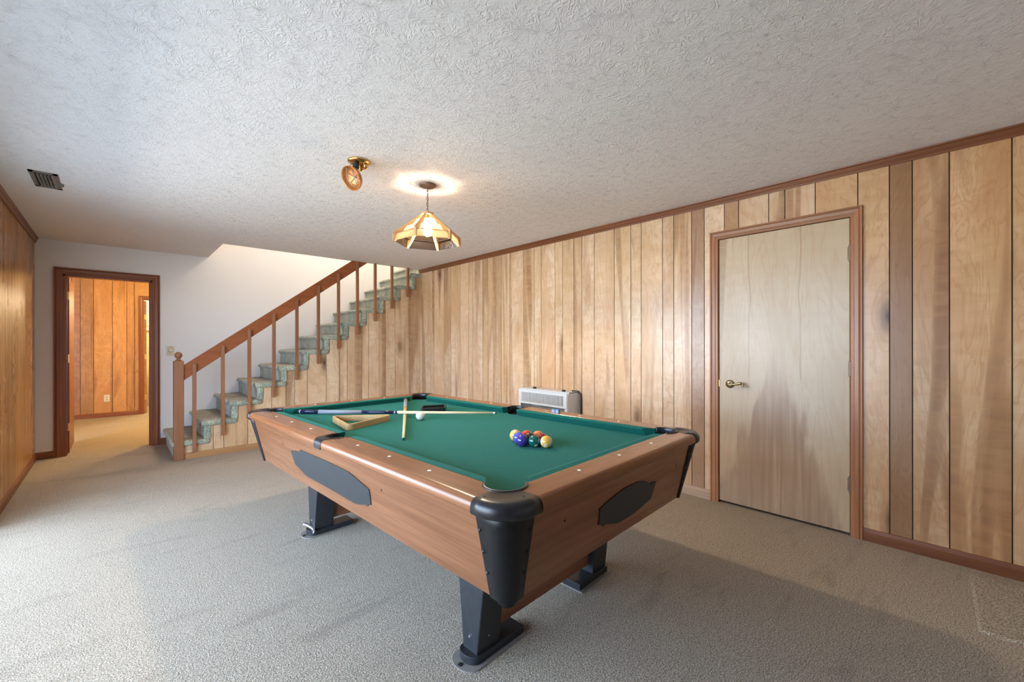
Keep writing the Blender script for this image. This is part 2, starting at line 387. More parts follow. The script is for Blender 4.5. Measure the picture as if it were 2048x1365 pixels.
for i,(a,b) in enumerate(WIN):
    bm=B(); 
    for q in ((a,a+.05),(b-.05,b),((a+b)/2-.03,(a+b)/2+.03)): box(bm,XL-.09,XL-.03,q[0],q[1],.0,WZ)
    box(bm,XL-.09,XL-.03,a,b,0,.04); box(bm,XL-.09,XL-.03,a,b,WZ-.05,WZ)
    mk('window_%d'%(i+1),bm,plain('white_frame%d'%i,(.7,.7,.7),.4),kind='structure')
bm=B(); box(bm,XL-.12,XR+.12,YREAR-.1,YREAR,0,H); mk('wall_rear',bm,M['paint'],kind='structure')

# back wall with the hall doorway, carried up the stairwell
BX0,BX1,BZ=-.403,.335,1.983
bm=B()
box(bm,XL-.12,BX0,YB,YB+.11,0,H); box(bm,BX0,BX1,YB,YB+.11,BZ,H); box(bm,BX1,XO,YB,YB+.11,0,H)
box(bm,XO,5.6,YB,YB+.11,0,4.8)
mk('wall_back',bm,M['paint'],kind='structure')
# upper stairwell
bm=B(); box(bm,XO-.1,XO,YO,YB,H+.26,4.8); mk('wall_stairwell_left',bm,M['paint'],kind='structure')
bm=B(); box(bm,XO-.1,5.6,YO-.1,YO,H+.26,4.8); mk('wall_stairwell_front',bm,M['paint'],kind='structure')
bm=B(); box(bm,XR+.12,5.6,YO-.1,YO,0,H+.26); box(bm,5.6,5.7,YO-.1,YB+.1,0,4.8); mk('wall_stairwell_right',bm,M['paint'],kind='structure')
bm=B(); box(bm,XO-.1,5.7,YO-.1,YB+.11,4.8,4.9); mk('ceiling_upstairs',bm,M['paint'],kind='structure')

# panelled side under the stairs
NO=.432; RUN=.2535; RISE=.189; Z1=.195
def nose(k): return NO+RUN*k
def tz(k): return Z1+RISE*k
bm=B()
for k in range(12):
    xa,xb=(.53 if k==0 else nose(k)+.05),min(XR+.004,nose(k+1)+.05)
    if xb>xa: box(bm,xa,xb,YP+.006,YP+.09,0,min(H,tz(k)-.05))
wst=mk('wall_stair',bm,M['groove'],kind='structure')
sg=[.53,.792,.891,1.12,1.366,1.523,1.621,1.769,2.001,2.175,2.275,2.473,2.574,2.727,2.825,2.973,3.201,XR+.0028]
def stair_top(x):
    k=max(0,math.floor((x-.05-NO)/RUN)); return min(H,tz(k)-.045)
for a,b in zip(sg[:-1],sg[1:]):
    a2,b2=a+.0028,b-.0028
    cuts=[a2]+[nose(k)+.05 for k in range(13) if a2<nose(k)+.05<b2]+[b2]
    bm=B()
    for xa,xb in zip(cuts[:-1],cuts[1:]): box(bm,xa,xb,YP,YP+.006,0,stair_top((xa+xb)/2))
    k=random.uniform(.93,1.06)
    if a==1.523: k=.8
    mk('plank',bm,M['panel'],wst,color=(k,k,k*.98,1))

# mouldings
def mould(name,prof,axis,a,b,mat):
    bm=B(); prism(bm,prof,axis,a,b); return mk(name,bm,mat,smooth=False,kind='structure')
cr=lambda X,s:[(X,H),(X-s*.030,H),(X-s*.028,H-.008),(X-s*.020,H-.014),(X-s*.019,H-.030),(X-s*.011,H-.044),(X-s*.010,H-.054),(X,H-.054)]
mould('trim_1',cr(XR,1),'y',YREAR,YO,M['trim_y']) if 0 else None
def mouldy(name,prof,a,b,mat):  # profile in (x,z), runs along y
    bm=B(); prism(bm,[(p[0],p[1]) for p in prof],'y',a,b); return mk(name,bm,mat,kind='structure')
mouldy('trim_1',cr(XR,1),YREAR,YO,M['trim_y'])
mouldy('trim_2',cr(XL,-1),4.42,YB,M['trim_y'])
bs=lambda X,s:[(X,0),(X-s*.014,0),(X-s*.014,.055),(X-s*.010,.064),(X-s*.006,.074),(X,.076)]
mouldy('baseboard_right',bs(XR,1),YREAR,.415,M['trim_y'])
mouldy('baseboard_right_far',bs(XR,1),1.339,YP,stained('pale_base_y',(.42,.27,.17),(.52,.35,.24),.34,'y'))
mouldy('baseboard_left',bs(XL,-1),4.42,YB,M['trim_y'])
def mouldx(name,Y,a,b,mat,h=.076):
    bm=B(); prism(bm,[(Y,0),(Y-.016,0),(Y-.016,h*.74),(Y-.011,h*.86),(Y-.006,h*.97),(Y,h)],'x',a,b); return mk(name,bm,mat,kind='structure')
mouldx('baseboard_back',YB,XL,-.473,M['trim_x']); mouldx('baseboard_back_right',YB,.402,.47,M['trim_x'])
mouldx('baseboard_stair',YP,.535,XR-.015,M['trim_lx'],.066)

# door casings: moulded strips, mitred
def casing(parent,ax,plane,sgn,a,b,z,wd,mat_v,mat_h):
    """ax: axis along which the doorway is wide; strips stand proud towards -sgn"""
    prof=[(0,.0),(0,.010),(.10,.013),(.30,.013),(.36,.017),(.70,.019),(.78,.015),(.86,.020),(1,.020),(1,0)]
    def P(t,zz,d): return (plane-sgn*d,t,zz) if ax=='y' else (t,plane-sgn*d,zz)
    for side in (0,1):
        bm=B(); rows=[]
        for u,d in prof:
            t=(a-wd*u) if side==0 else (b+wd*u); top=z+wd*u
            rows.append([P(t,0,d),P(t,top,d)])
        grid(bm,rows); bm.verts.ensure_lookup_table()
        mk('casing',bm,mat_v,parent)
    bm=B(); rows=[]
    for u,d in prof: rows.append([P(a-wd*u,z+wd*u,d),P(b+wd*u,z+wd*u,d)])
    grid(bm,rows); mk('casing',bm,mat_h,parent)
def lever(parent,c,dirn):
    bm=B(); x,y,z=c
    lathe(bm,[(.0,-.012),(.020,-.012),(.026,-.008),(.031,-.004),(.031,0)],(x,y,z),24,'x')
    tube(bm,[(x-.005,y,z),(x-.045,y,z)],[.011,.009],12)
    pts=[];rd=[]
    for i in range(13):
        t=i/12; pts.append((x-.046-.004*math.sin(t*PI),y+dirn*.095*t,z+.006*math.sin(t*PI)-.012*math.sin(t*PI*1.6)*t)); rd.append(.0095-.003*math.sin(t*PI)+.002*t)
    tube(bm,pts,rd,10); torus(bm,(x-.046,y+dirn*.098,z-.004),.009,.005,(0,1,0),(0,0,1),14,8)
    return mk('door_handle',bm,M['oldbrass'],parent,smooth=True,label='antique brass lever handle')
# closed door on the right wall
d2=empty('door_1',(0,0,0),kind='structure')
casing(d2,'y',XR,1,DY0,DY1,DZ,.060,M['trim_d'],M['trim_dy'])
bm=B(); box(bm,XR+.001,XR+.036,DY0+.004,DY1-.004,.018,DZ-.003); mk('door_panel',bm,M['door'],d2,bevel=.0015)
bm=B(); box(bm,XR+.04,XR+.10,DY0,DY0+.003,0,DZ); box(bm,XR+.04,XR+.10,DY1-.003,DY1,0,DZ); box(bm,XR+.04,XR+.10,DY0,DY1,DZ-.003,DZ); box(bm,XR+.10,XR+.11,DY0,DY1,0,DZ); mk('door_jamb',bm,M['trim'],d2)
for z in (1.79,1.06,.326):
    bm=B(); tube(bm,[(XR-.006,DY0+.002,z-.045),(XR-.006,DY0+.002,z+.045)],.0065,10)
    for q in (-.047,.047): lathe(bm,[(.008,-.003),(.008,.003)],(XR-.006,DY0+.002,z+q),10)
    box(bm,XR-.002,XR+.002,DY0-.002,DY0+.016,z-.04,z+.04)
    mk('hinge',bm,M['bronze'],d2)
lever(d2,(XR,1.195,.914),-1)
bm=B(); box(bm,XR-.003,XR+.001,DY1-.006,DY1+.006,.89,.94); mk('strike_plate',bm,M['brass'],d2)

# hall doorway and its open door
d1=empty('door_2',(0,0,0),kind='structure')
casing(d1,'x',YB,1,BX0,BX1,BZ,.070,M['trim'],M['trim_x'])
bm=B(); box(bm,BX0,BX0+.018,YB+.001,YB+.11,0,BZ); box(bm,BX1-.018,BX1,YB+.001,YB+.11,0,BZ); box(bm,BX0,BX1,YB+.001,YB+.11,BZ-.018,BZ)
box(bm,BX0+.018,BX0+.028,YB+.03,YB+.07,0,BZ-.018); box(bm,BX1-.028,BX1-.018,YB+.03,YB+.07,0,BZ-.018)
mk('door_jamb',bm,M['trim'],d1)
bm=B(); box(bm,BX0+.006,BX0+.041,YB+.115,YB+.875,.012,BZ-.02); mk('door_panel',bm,M['trim'],d1,bevel=.002)
for z in (1.76,1.06,.30):
    bm=B(); box(bm,BX0+.012,BX0+.040,YB+.1135,YB+.1155,z-.045,z+.045); tube(bm,[(BX0+.008,YB+.112,z-.046),(BX0+.008,YB+.112,z+.046)],.006,10)
    for q in (-.03,0,.03): lathe(bm,[(.0,-.0008),(.003,-.0008),(.003,0)],(BX0+.026,YB+.1135,z+q),8,'y')
    mk('hinge',bm,M['brass'],d1)

# hall beyond
HY=9.8
bm=B(); box(bm,-1.3,-1.2,YB+.11,HY,0,H); mk('wall_hall_left',bm,M['paint'],kind='structure')
bm=B(); box(bm,2.4,2.5,YB+.11,11.4,0,H); mk('wall_hall_right',bm,M['paint'],kind='structure')
bm=B(); box(bm,-1.3,XL-.12,YB+.11,11.6,-.06,0); mk('floor_hall',bm,M['carpet'],kind='structure')
bm=B(); box(bm,-1.3,2.5,YB+.11,11.5,H,H+.1); mk('ceiling_hall',bm,M['paint'],kind='structure')
HD0,HD1,HZ=.381,1.14,1.995
bm=B(); box(bm,-1.3,HD0,HY+.006,HY+.1,0,H); box(bm,HD1,2.5,HY+.006,HY+.1,0,H); box(bm,HD0,HD1,HY+.006,HY+.1,HZ,H)
wh=mk('wall_hall_back',bm,M['groove'],kind='structure')
hg=[-1.2,-.9,-.7,-.496,-.399,-.245,-.018,.159,.254,.45,.62,.8,.95,1.3,1.6,1.9,2.4]
for a,b in zip(hg[:-1],hg[1:]):
    bm=B()
    if b<HD0 or a>HD1: box(bm,a+.003,b-.003,HY,HY+.006,0,H)
    else:
        if a<HD0: box(bm,a+.003,HD0,HY,HY+.006,0,H)
        if b>HD1: box(bm,HD1,b-.003,HY,HY+.006,0,H)
        box(bm,max(a+.003,HD0),min(b-.003,HD1),HY,HY+.006,HZ,H)
    k={-.399:.72,-.245:1.05,-.018:1.05}.get(a,random.uniform(.9,1.02)); mk('plank',bm,M['panel_warm'],wh,color=(k,k*.97,k*.95,1))
mouldx('baseboard_hall',HY,-1.2,HD0-.07,M['trim_x'])
d3=empty('door_3',(0,0,0),kind='structure')
casing(d3,'x',HY,1,HD0,HD1,HZ,.068,M['trim'],M['trim_x'])
bm=B(); box(bm,HD0+.004,HD0+.039,HY+.105,HY+.8,.012,HZ-.01); mk('door_panel',bm,M['panel_warm'],d3,color=(1.1,1.1,1.1,1))
for z in (1.7,1.0,.28):
    bm=B(); box(bm,HD0+.008,HD0+.036,HY+.100,HY+.104,z-.045,z+.045); mk('hinge',bm,M['brass'],d3)
bm=B(); box(bm,-.2,2.4,11.3,11.4,0,H); mk('wall_bath_back',bm,M['bathwall'],kind='structure')
bm=B(); box(bm,-.3,-.2,HY+.1,11.4,0,H); mk('wall_bath_left',bm,M['bathwall'],kind='structure')
# tub surround ledges on the bath wall
bm=B(); box(bm,.0,1.6,11.26,11.30,1.50,1.53); box(bm,0,1.6,11.28,11.30,1.59,1.60); mk('trim_4',bm,M['porcelain'],kind='structure')
# toilet
t=empty('toilet',(.78,10.95,0),0,'white toilet seen in part through the far bathroom doorway','toilet')
bm=B(); rows=[]
for z,sx,sy,oy in ((0,.11,.17,.02),(.05,.10,.16,.02),(.16,.09,.13,.03),(.26,.14,.18,.0),(.34,.18,.23,-.02),(.385,.185,.24,-.02)):
    rows.append([(sx*math.cos(2*PI*i/24),oy+sy*math.sin(2*PI*i/24),z) for i in range(24)])
grid(bm,rows,close_v=True,cap=True); mk('bowl',bm,M['porcelain'],t,smooth=True)
bm=B(); prism(bm,[(.19*math.cos(2*PI*i/28),-.02+.245*math.sin(2*PI*i/28)) for i in range(28)],'z',.387,.412); mk('seat_lid',bm,M['porcelain'],t,bevel=.006)
bm=B(); box(bm,-.22,.22,.17,.34,.36,.72); mk('tank',bm,M['porcelain'],t,bevel=.02)
bm=B(); box(bm,-.23,.23,.16,.345,.722,.755); mk('tank_lid',bm,M['porcelain'],t,bevel=.01)

# ------------------------------------------------------------ staircase
st=empty('staircase',(NO,YP,0),0,'staircase covered in worn green plush carpet rising to the right along the white wall','stairs')
def L(o): o.location=-st.location; return o
def rbox(name,x0,x1,y0,y1,z0,z1,r,parent,mat,wob=0,seed=0):
    bm=B(); box(bm,x0,x1,y0,y1,z0,z1)
    bmesh.ops.bevel(bm,geom=bm.edges[:],offset=r,segments=4,profile=.5,affect='EDGES')
    bmesh.ops.subdivide_edges(bm,edges=[e for e in bm.edges if e.calc_length()>.08],cuts=4,use_grid_fill=True)
    if wob:
        R=random.Random(seed); ph=[R.uniform(0,6) for _ in range(6)]
        for v in bm.verts:
            c=v.co; v.co+=Vector((math.sin(c.y*31+ph[0])+math.sin(c.z*47+ph[1]),0.6*(math.sin(c.x*43+ph[2])+math.sin(c.z*37+ph[3])),math.sin(c.x*29+ph[4])+math.sin(c.y*23+ph[5])))*wob
    return mk(name,bm,mat,parent,smooth=True)
NS=14
for k in range(NS):
    n0=nose(k); z=tz(k)
    t=rbox('tread',n0,n0+RUN+.05,YP-.002,YB-.002,z-.046,z,.021,st,M['plush'],.0018,k); L(t)
    # strip wrapped round the open end of the tread
    e_=rbox('tread_end_wrap',n0-.004,n0+RUN+.075,YP-.036,YP+.105,z-.056,z+.007,.028,st,M['plush'],.0025,k+50); L(e_)
    zb=0 if k==0 else tz(k-1)
    rz=rbox('riser',n0+.028,n0+.055,YP+.012,YB-.002,zb-.01,z-.03,.008,st,M['plush'],.0016,k+90); L(rz)
    if k>0:
        e_=rbox('riser_end_wrap',n0+.022,n0+.088,YP-.016,YP+.05,zb-.02,z-.04,.018,st,M['plush'],.002,k+130); L(e_)
bm=B(); box(bm,nose(NS)-.02,5.6,YO,YB,tz(NS-1)-.1,tz(NS-1)+.0); mk('floor_upstairs',bm,M['plush'],kind='structure')

bal=empty('balustrade',(.49,YP-.02,0),0,'brown stained wooden balustrade with flat rail on the open side of the stairs','balustrade')
def LB(o): o.location=-bal.location; return o
bm=B(); box(bm,.449,.534,YP-.047,YP+.038,0,1.045)
newel=LB(mk('newel_post',bm,M['post_wood'],bal,bevel=.006))
bm=B(); lathe(bm,[(.0,1.044),(.024,1.045),(.028,1.052),(.020,1.058),(.014,1.064),(.015,1.068),(.024,1.075),(.031,1.088),(.034,1.103),(.031,1.118),(.022,1.131),(.010,1.138),(0,1.139)],(.4915,YP-.0045,0),24)
fin=mk('finial',bm,M['post_wood'],newel,smooth=True)
SL=RISE/RUN
def zt_(x): return 1.002+(x-.539)*SL
xt=.539+(H-1.002)/SL
bm=B(); prism(bm,[(.534,.836),(.534,zt_(.534)),(xt,H),(.534+(H-.836)/SL,H)],'y',YP-.022,YP+.004) ; 
LB(mk('handrail',bm,M['rail_wood'],bal,bevel=.003))
for k in range(11):
    x=.622+RUN*k; z0=.022+RISE*k if k else .072; z1=1.012+RISE*k; w_=.0165; y0,y1=YP-.058,YP-.023
    bm=B(); 
    zz=min(z1,H)
    if z1<H:
        prism(bm,[(y0+.006,z0),(y1,z0+.004),(y1,zz),(y0+.004,zz),(y0,zz-.010),(y0,z0+.012)],'x',x-w_,x+w_)
    else:
        prism(bm,[(y0+.006,z0),(y1,z0+.004),(y1,zz),(y0,zz),(y0,z0+.012)],'x',x-w_,x+w_)
    LB(mk('baluster',bm,M['post_wood'] if k<2 else M['rail_wood_z'] if 'rail_wood_z' in M else M['post_wood'],bal,bevel=.002))
    bm=B(); lathe(bm,[(0,-.001),(.0035,-.001),(.0035,.0)],(x,y0,z0+.035),8,'y'); 

# ------------------------------------------------------------ wall fittings
o=empty('light_switch',(.506,YB,1.139),0,'beige dimmer switch plate on the white wall behind the newel post','switch')
bm=B(); box(bm,-.036,.036,-.006,0,-.058,.058); mk('plate',bm,M['cream'],o,bevel=.003)
bm=B(); lathe(bm,[(0,-.022),(.013,-.022),(.016,-.018),(.017,-.006)],(0,0,0),20,'y'); mk('dial',bm,M['ivory'],o,smooth=True)
for z in (-.045,.045):
    bm=B(); lathe(bm,[(0,-.008),(.003,-.008),(.003,-.006)],(0,0,z),8,'y'); mk('screw',bm,M['bscrew'],o)
o=empty('wall_outlet',(-.09,HY,.315),0,'cream double power outlet low on the hall panelling','outlet')
bm=B(); box(bm,-.036,.036,-.006,0,-.058,.058); mk('plate',bm,M['ivory'],o,bevel=.003)
for z in (-.022,.022):
    bm=B(); prism(bm,[(.014*math.cos(2*PI*i/16),z+.016*math.sin(2*PI*i/16)) for i in range(16)],'y',-.009,-.006); s=mk('socket',bm,M['cream'],o)
    bm=B(); box(bm,-.008,-.005,-.0096,-.009,z-.004,z+.006); box(bm,.005,.008,-.0096,-.009,z-.004,z+.006); mk('slot',bm,M['dark'],s)

# heater on the right wall
hy0,hy1=2.612,3.285; hx=XR-.2; hz0,hz1=.13,.742
o=empty('wall_heater',(XR,(hy0+hy1)/2,hz0),0,'white gas wall heater with slotted grille mounted low on the wood panelled wall','heater')
def LH(q): q.location=-o.location; return q
bm=B(); prism(bm,[(hx+.012,hz0),(hx+.012,hz1-.025),(hx+.03,hz1),(XR-.0,hz1),(XR-.0,hz0)],'y',hy0,hy0+.012); prism(bm,[(hx+.012,hz0),(hx+.012,hz1-.025),(hx+.03,hz1),(XR,hz1),(XR,hz0)],'y',hy1-.012,hy1)
box(bm,XR-.012,XR-.0,hy0,hy1,hz0,hz1); box(bm,hx+.03,XR-.0,hy0,hy1,hz1-.012,hz1); box(bm,hx+.02,XR,hy0,hy1,hz0,hz0+.02)
LH(mk('case',bm,M['white_enamel'],o,bevel=.003))
gy0,gy1,gz0,gz1=hy0+.045,hy1-.045,.605,.705
bm=B(); box(bm,hx,hx+.010,hy0+.004,gy0,gz0-.020,hz1-.008); box(bm,hx,hx+.010,gy1,hy1-.004,gz0-.020,hz1-.008)
box(bm,hx,hx+.010,gy0,gy1,gz1,hz1-.008); box(bm,hx,hx+.010,gy0,gy1,gz0-.020,gz0)
n=32
for i in range(n+1):
    yy=gy0+(gy1-gy0)*i/n; box(bm,hx+.001,hx+.009,yy-.0045,yy+.0045,gz0,gz1)
LH(mk('grille',bm,M['white_enamel'],o))
bm=B(); box(bm,hx+.03,hx+.034,hy0+.013,hy1-.013,.58,.72); LH(mk('baffle',bm,M['dark'],o))
bm=B(); rows=[]
for i in range(13):
    a=i/12*PI*.5; rows.append([(hx+.04+.11*math.sin(a),y_,.565-.20*(1-math.cos(a))-.0) for y_ in (hy0+.10,hy1-.10)])
grid(bm,rows); box(bm,hx+.03,hx+.16,hy0+.013,hy0+.02,.2,.57); LH(mk('reflector',bm,M['chrome'],o,smooth=False))
bm=B(); box(bm,hx+.002,hx+.012,hy0+.004,hy0+.03,hz0,gz0-.020); box(bm,hx+.002,hx+.012,hy1-.03,hy1-.004,hz0,gz0-.020); box(bm,hx+.002,hx+.014,hy0+.004,hy1-.004,hz0,.26); LH(mk('front_frame',bm,M['white_enamel'],o))
for yy in (3.12,2.72):
    bm=B(); lathe(bm,[(.018,hz1),(.020,hz1+.004),(.018,hz1+.016),(.0,hz1+.018)],(XR-.12,yy,0),16); LH(mk('knob',bm,M['blackp'],o,smooth=True,label='black knob'))
bm=B(); tube(bm,[(XR-.06,hy0+.05,hz1+.006),(XR-.03,hy0-.0,hz1+.004),(XR-.02,hy0-.028,hz1-.03),(XR-.02,hy0-.03,hz1-.15),(XR-.02,hy0-.03,.06)],.007,8); LH(mk('gas_pipe',bm,M['blackp'],o,smooth=True))
for z in (.53,.50,.47):
    bm=B(); box(bm,hx+.05,hx+.13,hy0-.0012,hy0,z,z+.004); LH(mk('side_slot',bm,M['dark'],o))

# ceiling register
vx0,vx1,vy0,vy1=-.402,-.270,4.08,4.46
o=empty('ceiling_vent',((vx0+vx1)/2,(vy0+vy1)/2,H),0,'grey metal air register in the ceiling near the left wall','vent')
def LV(q): q.location=-o.location; return q
bm=B()
for a in ((vx0,vx0+.022,vy0,vy1),(vx1-.022,vx1,vy0,vy1),(vx0,vx1,vy0,vy0+.03),(vx0,vx1,vy1-.03,vy1)): box(bm,*a,H-.006,H-.0)
LV(mk('frame',bm,M['ductm'],o))
bm=B(); box(bm,vx0+.02,vx1-.02,vy0+.028,vy1-.028,H-.0015,H-.0003); LV(mk('duct_shade_sheet',bm,M['dark'],o))  # flat dark sheet painting the shade inside the duct; ceiling is unbroken
for i in range(5):
    x=vx0+.034+.0165*i; bm=B(); prism(bm,[(x,H-.014),(x+.002,H-.014),(x+.012,H-.002),(x+.010,H-.002)],'y',vy0+.03,vy1-.03); LV(mk('louver',bm,M['ductm'],o))
bm=B(); box(bm,vx1-.01,vx1+.016,(vy0+vy1)/2+.02,(vy0+vy1)/2+.028,H-.022,H-.006); LV(mk('damper_lever',bm,M['ductm'],o))

# brass light base with its cover hanging by a chain
fx,fy=1.09,2.522
o=empty('ceiling_light',(fx,fy,H),0,'small brass ceiling light base with its round cover hanging open','ceiling light')
bm=B(); lathe(bm,[(.060,0),(.066,-.004),(.064,-.012),(.048,-.020),(.030,-.024),(.0,-.025)],(0,0,0),28); mk('base_plate',bm,M['brass'],o,smooth=True)
bm=B(); lathe(bm,[(.017,-.022),(.019,-.03),(.019,-.055),(.014,-.060),(0,-.060)],(-.022,-.012,0),16); mk('socket',bm,M['blackp'],o,smooth=True,label='black lamp socket')
for q in ((.026,.02),(.03,-.026)):
    bm=B(); lathe(bm,[(.014,-.018),(.017,-.03),(.012,-.048),(0,-.052)],(q[0],q[1],0),14); mk('fitting',bm,M['brass'],o,smooth=True)
view=Vector((1.09,2.522,0)).normalized(); side=Vector((view.y,-view.x,0))
nrm=(-view*.52-side*.66-Vector((0,0,1))*.50).normalized()
cc=Vector((0,0,-.115))-side*.032-view*.02
uu=nrm.cross(Vector((0,0,1))).normalized(); vv=nrm.cross(uu).normalized()
def disc(bm,prof,n=28):
    rows=[]
    for r,h in prof: rows.append([tuple(cc+uu*(r*math.cos(2*PI*i/n))+vv*(r*math.sin(2*PI*i/n))+nrm*h) for i in range(n)])
    grid(bm,rows,close_v=True)
bm=B(); disc(bm,[(.0001,-.020),(.045,-.020),(.062,-.012),(.071,.006),(.074,.020),(.071,.021),(.068,.008),(.058,-.008),(.043,-.016),(.0001,-.016)]); cov=mk('cover',bm,M['copper'],o,smooth=True,label='copper coloured round cover')
bm=B()
for i in range(26):
    a=i/25; p=cc+vv*(-.06+.115*a)+uu*(.030*math.sin(a*PI))+nrm*(.018)
    r_=bmesh.ops.create_icosphere(bm,subdivisions=1,radius=.0022,matrix=Matrix.Translation(p))
mk('bead_chain',bm,M['chrome'],cov,smooth=True)
bm=B(); 
for a in (.4,1.45,2.5):
    d_=uu*math.cos(a)+vv*math.sin(a); tube(bm,[tuple(cc-d_*.05+nrm*-.010),tuple(cc+d_*.05+nrm*-.010)],.002,6)
mk('cross_rib',bm,M['bronze'],cov)
bm=B(); tube(bm,[(-.03,0,-.02),tuple(cc+vv*(-.062)+nrm*.015)],.0015,6); mk('hanging_wire',bm,M['bronze'],o)

# pendant lamp
px_,py_=1.608,2.573
o=empty('pendant_lamp',(px_,py_,H),0,'wood and amber glass hexagonal pendant lamp, lit, hanging above the pool table','pendant lamp')
bm=B(); lathe(bm,[(.060,0),(.061,-.006),(.050,-.014),(.020,-.021),(.008,-.024),(0,-.024)],(0,0,0),32); mk('canopy',bm,M['bronze'],o,smooth=True)
z=-.024; zend=2.150-H; n=8; ll=(z-zend)/n
for i in range(n):
    zc=z-ll*(i+.5); d_=(1,0,0) if i%2 else (.3,1,0)
    bm=B(); torus(bm,(0,0,zc),.008,.0017,(0,0,1),d_,16,6,ll*.66/.008); mk('chain_link',bm,M['bronze'],o,smooth=True)
bm=B(); tube(bm,[(0,0,-.02),(.003,.002,-.08),(-.003,0,-.14),(0,0,zend)],.0016,6); mk('cord',bm,M['bronze'],o,smooth=True)
zT=2.139-H; zB=1.985-H
bm=B(); prism(bm,[(.050*math.cos(PI/3*i),.050*math.sin(PI/3*i)) for i in range(6)],'z',zT-.012,zT+.002); lathe(bm,[(.012,zT+.002),(.010,zT+.012),(.004,zT+.018),(0,zT+.018)],(0,0,0),12); mk('top_plate',bm,M['rackwood'],o)
vd=math.atan2(-py_,-px_)    # towards the viewer's side of the room
ribs=[vd-math.radians(-(-20))+PI/3*i for i in range(6)]
ribs=[vd-math.radians(20)+PI/3*i for i in range(6)]
for a in ribs:
    bm=B(); prism(bm,[(.030,zT+.002),(.238,zB),(.238,zB-.060),(.222,zB-.060),(.030,zT-.030)],'y',-.0075,.0075)
    bmesh.ops.rotate(bm,verts=bm.verts[:],matrix=Matrix.Rotation(a,3,'Z')); mk('rib',bm,M['rackwood'],o,bevel=.0015)
for a in ribs:
    for pr in (((.190,-.001),(.219,-.003),(.234,-.056)),((.118,.054),(.155,.050),(.184,.000)),((.050,.112),(.086,.104),(.116,.054))):
        bm=B(); a2=a+PI/3; mid=(a+a2)/2; inn=Vector((-math.cos(mid)*.003,-math.sin(mid)*.003,-.0015))
        oa=[Vector((r*math.cos(a),r*math.sin(a),zB+z_)) for r,z_ in pr]; ob=[Vector((r*math.cos(a2),r*math.sin(a2),zB+z_)) for r,z_ in pr]
        ring=lambda L_:[tuple(p) for p in L_]+[tuple(p+inn) for p in L_[::-1]]
        grid(bm,[ring(oa),ring(ob)],close_v=True,cap=True)
        mk('glass_pane',bm,M['glass'],o)
bm=B(); lathe(bm,[(.016,zT-.012),(.018,zT-.05),(.017,zT-.07),(0,zT-.07)],(0,0,0),16); mk('lamp_socket',bm,M['bronze'],o,smooth=True)
bm=B(); lathe(bm,[(.012,zT-.068),(.015,zT-.082),(.026,zT-.105),(.030,zT-.125),(.027,zT-.145),(.015,zT-.158),(0,zT-.161)],(0,0,0),20); mk('bulb',bm,M['bulb'],o,smooth=True,label='glowing bulb')

# ------------------------------------------------------------ pool table
ZT=.775; BED=.735; YAW=.0494; OX,OY=1.417,2.100
pt=empty('pool_table',(OX,OY,0),YAW,'wooden pool table with green cloth, black corners and pedestal legs','pool table')
IU,IW=.6035,1.124     # cushion back line
RU,RW=.703,1.220      # where the rail top starts to roll over
def rail_prof():      # (outward distance from cushion line, z)
    w0=RU-IU; p=[(0,ZT-.030),(0,ZT)]; R=.024
    p+=[(w0+R*math.sin(t),ZT-R+R*math.cos(t)) for t in [PI/2*i/8 for i in range(9)]]
    p+=[(w0+R,ZT-.034),(w0+R-.004,ZT-.039),(w0-.008,ZT-.041),(0.02,ZT-.041)]
    return p
RP=rail_prof()
SP=.050               # half gap for the side strap
CW=1.10; CU=.578      # where the corner caps begin
def circ_cut(u,w,cu,cw,r): return (u-cu)**2+(w-cw)**2<r*r
PR=.066; PCU,PCW=.572,1.087
SPU=.632; SPR=.062
# long rails, two a side, notched round the pockets
for su in (-1,1):
    for sw in (-1,1):
        bm=B(); rows=[]
        ws=[.0175+(.070-.0175)*i/14 for i in range(15)]+[.10+(1.0-.10)*i/9 for i in range(10)]+[1.012+(CW-1.012)*i/20 for i in range(21)]; ws=sorted(ws+[.0659,.0661])
        for w_ in ws:
            row=[]
            for d,z in RP:
                u=IU+d
                # notch by pockets
                if abs(w_)<.066: 
                    lim=SPU+math.sqrt(max(0,(SPR+.001)**2-w_**2)); lim=max(lim,.640); u=max(u,lim) if d<.09 else u
                dw=abs(w_-PCW)
                if dw<PR+.004 and w_<PCW+PR:
                    lim=PCU+math.sqrt(max(0,(PR+.004)**2-dw**2)); u=max(u,lim) if d<RU-IU+.001 else u
                row.append((su*u,sw*w_,z))
            rows.append(row)
        grid(bm,rows,close_v=True,cap=True); mk('long_rail',bm,M['lam_w'],pt,smooth=False,bevel=0)
for sw in (-1,1):
    bm=B(); rows=[]
    us=[CU-(CU-.49)*i/20 for i in range(21)]+[.47-.47*i/8 for i in range(9)]; us=sorted(us+[-u for u in us[:-1]])
    for u in us:
        row=[]
        for d,z in RP:
            w_=IW+d; du=abs(abs(u)-PCU)
            if du<PR+.004:
                lim=PCW+math.sqrt(max(0,(PR+.004)**2-du**2)); w_=max(w_,lim) if d<RW-IW+.001 else w_
            row.append((u,sw*w_,z))
        rows.append(row)
    grid(bm,rows,close_v=True,cap=True); mk('end_rail',bm,M['lam_u'],pt)
for o_ in bpy.data.objects:
    if o_.name.startswith(('long_rail','end_rail')):
        for p in o_.data.polygons: p.use_smooth=abs(p.normal.z)<.98
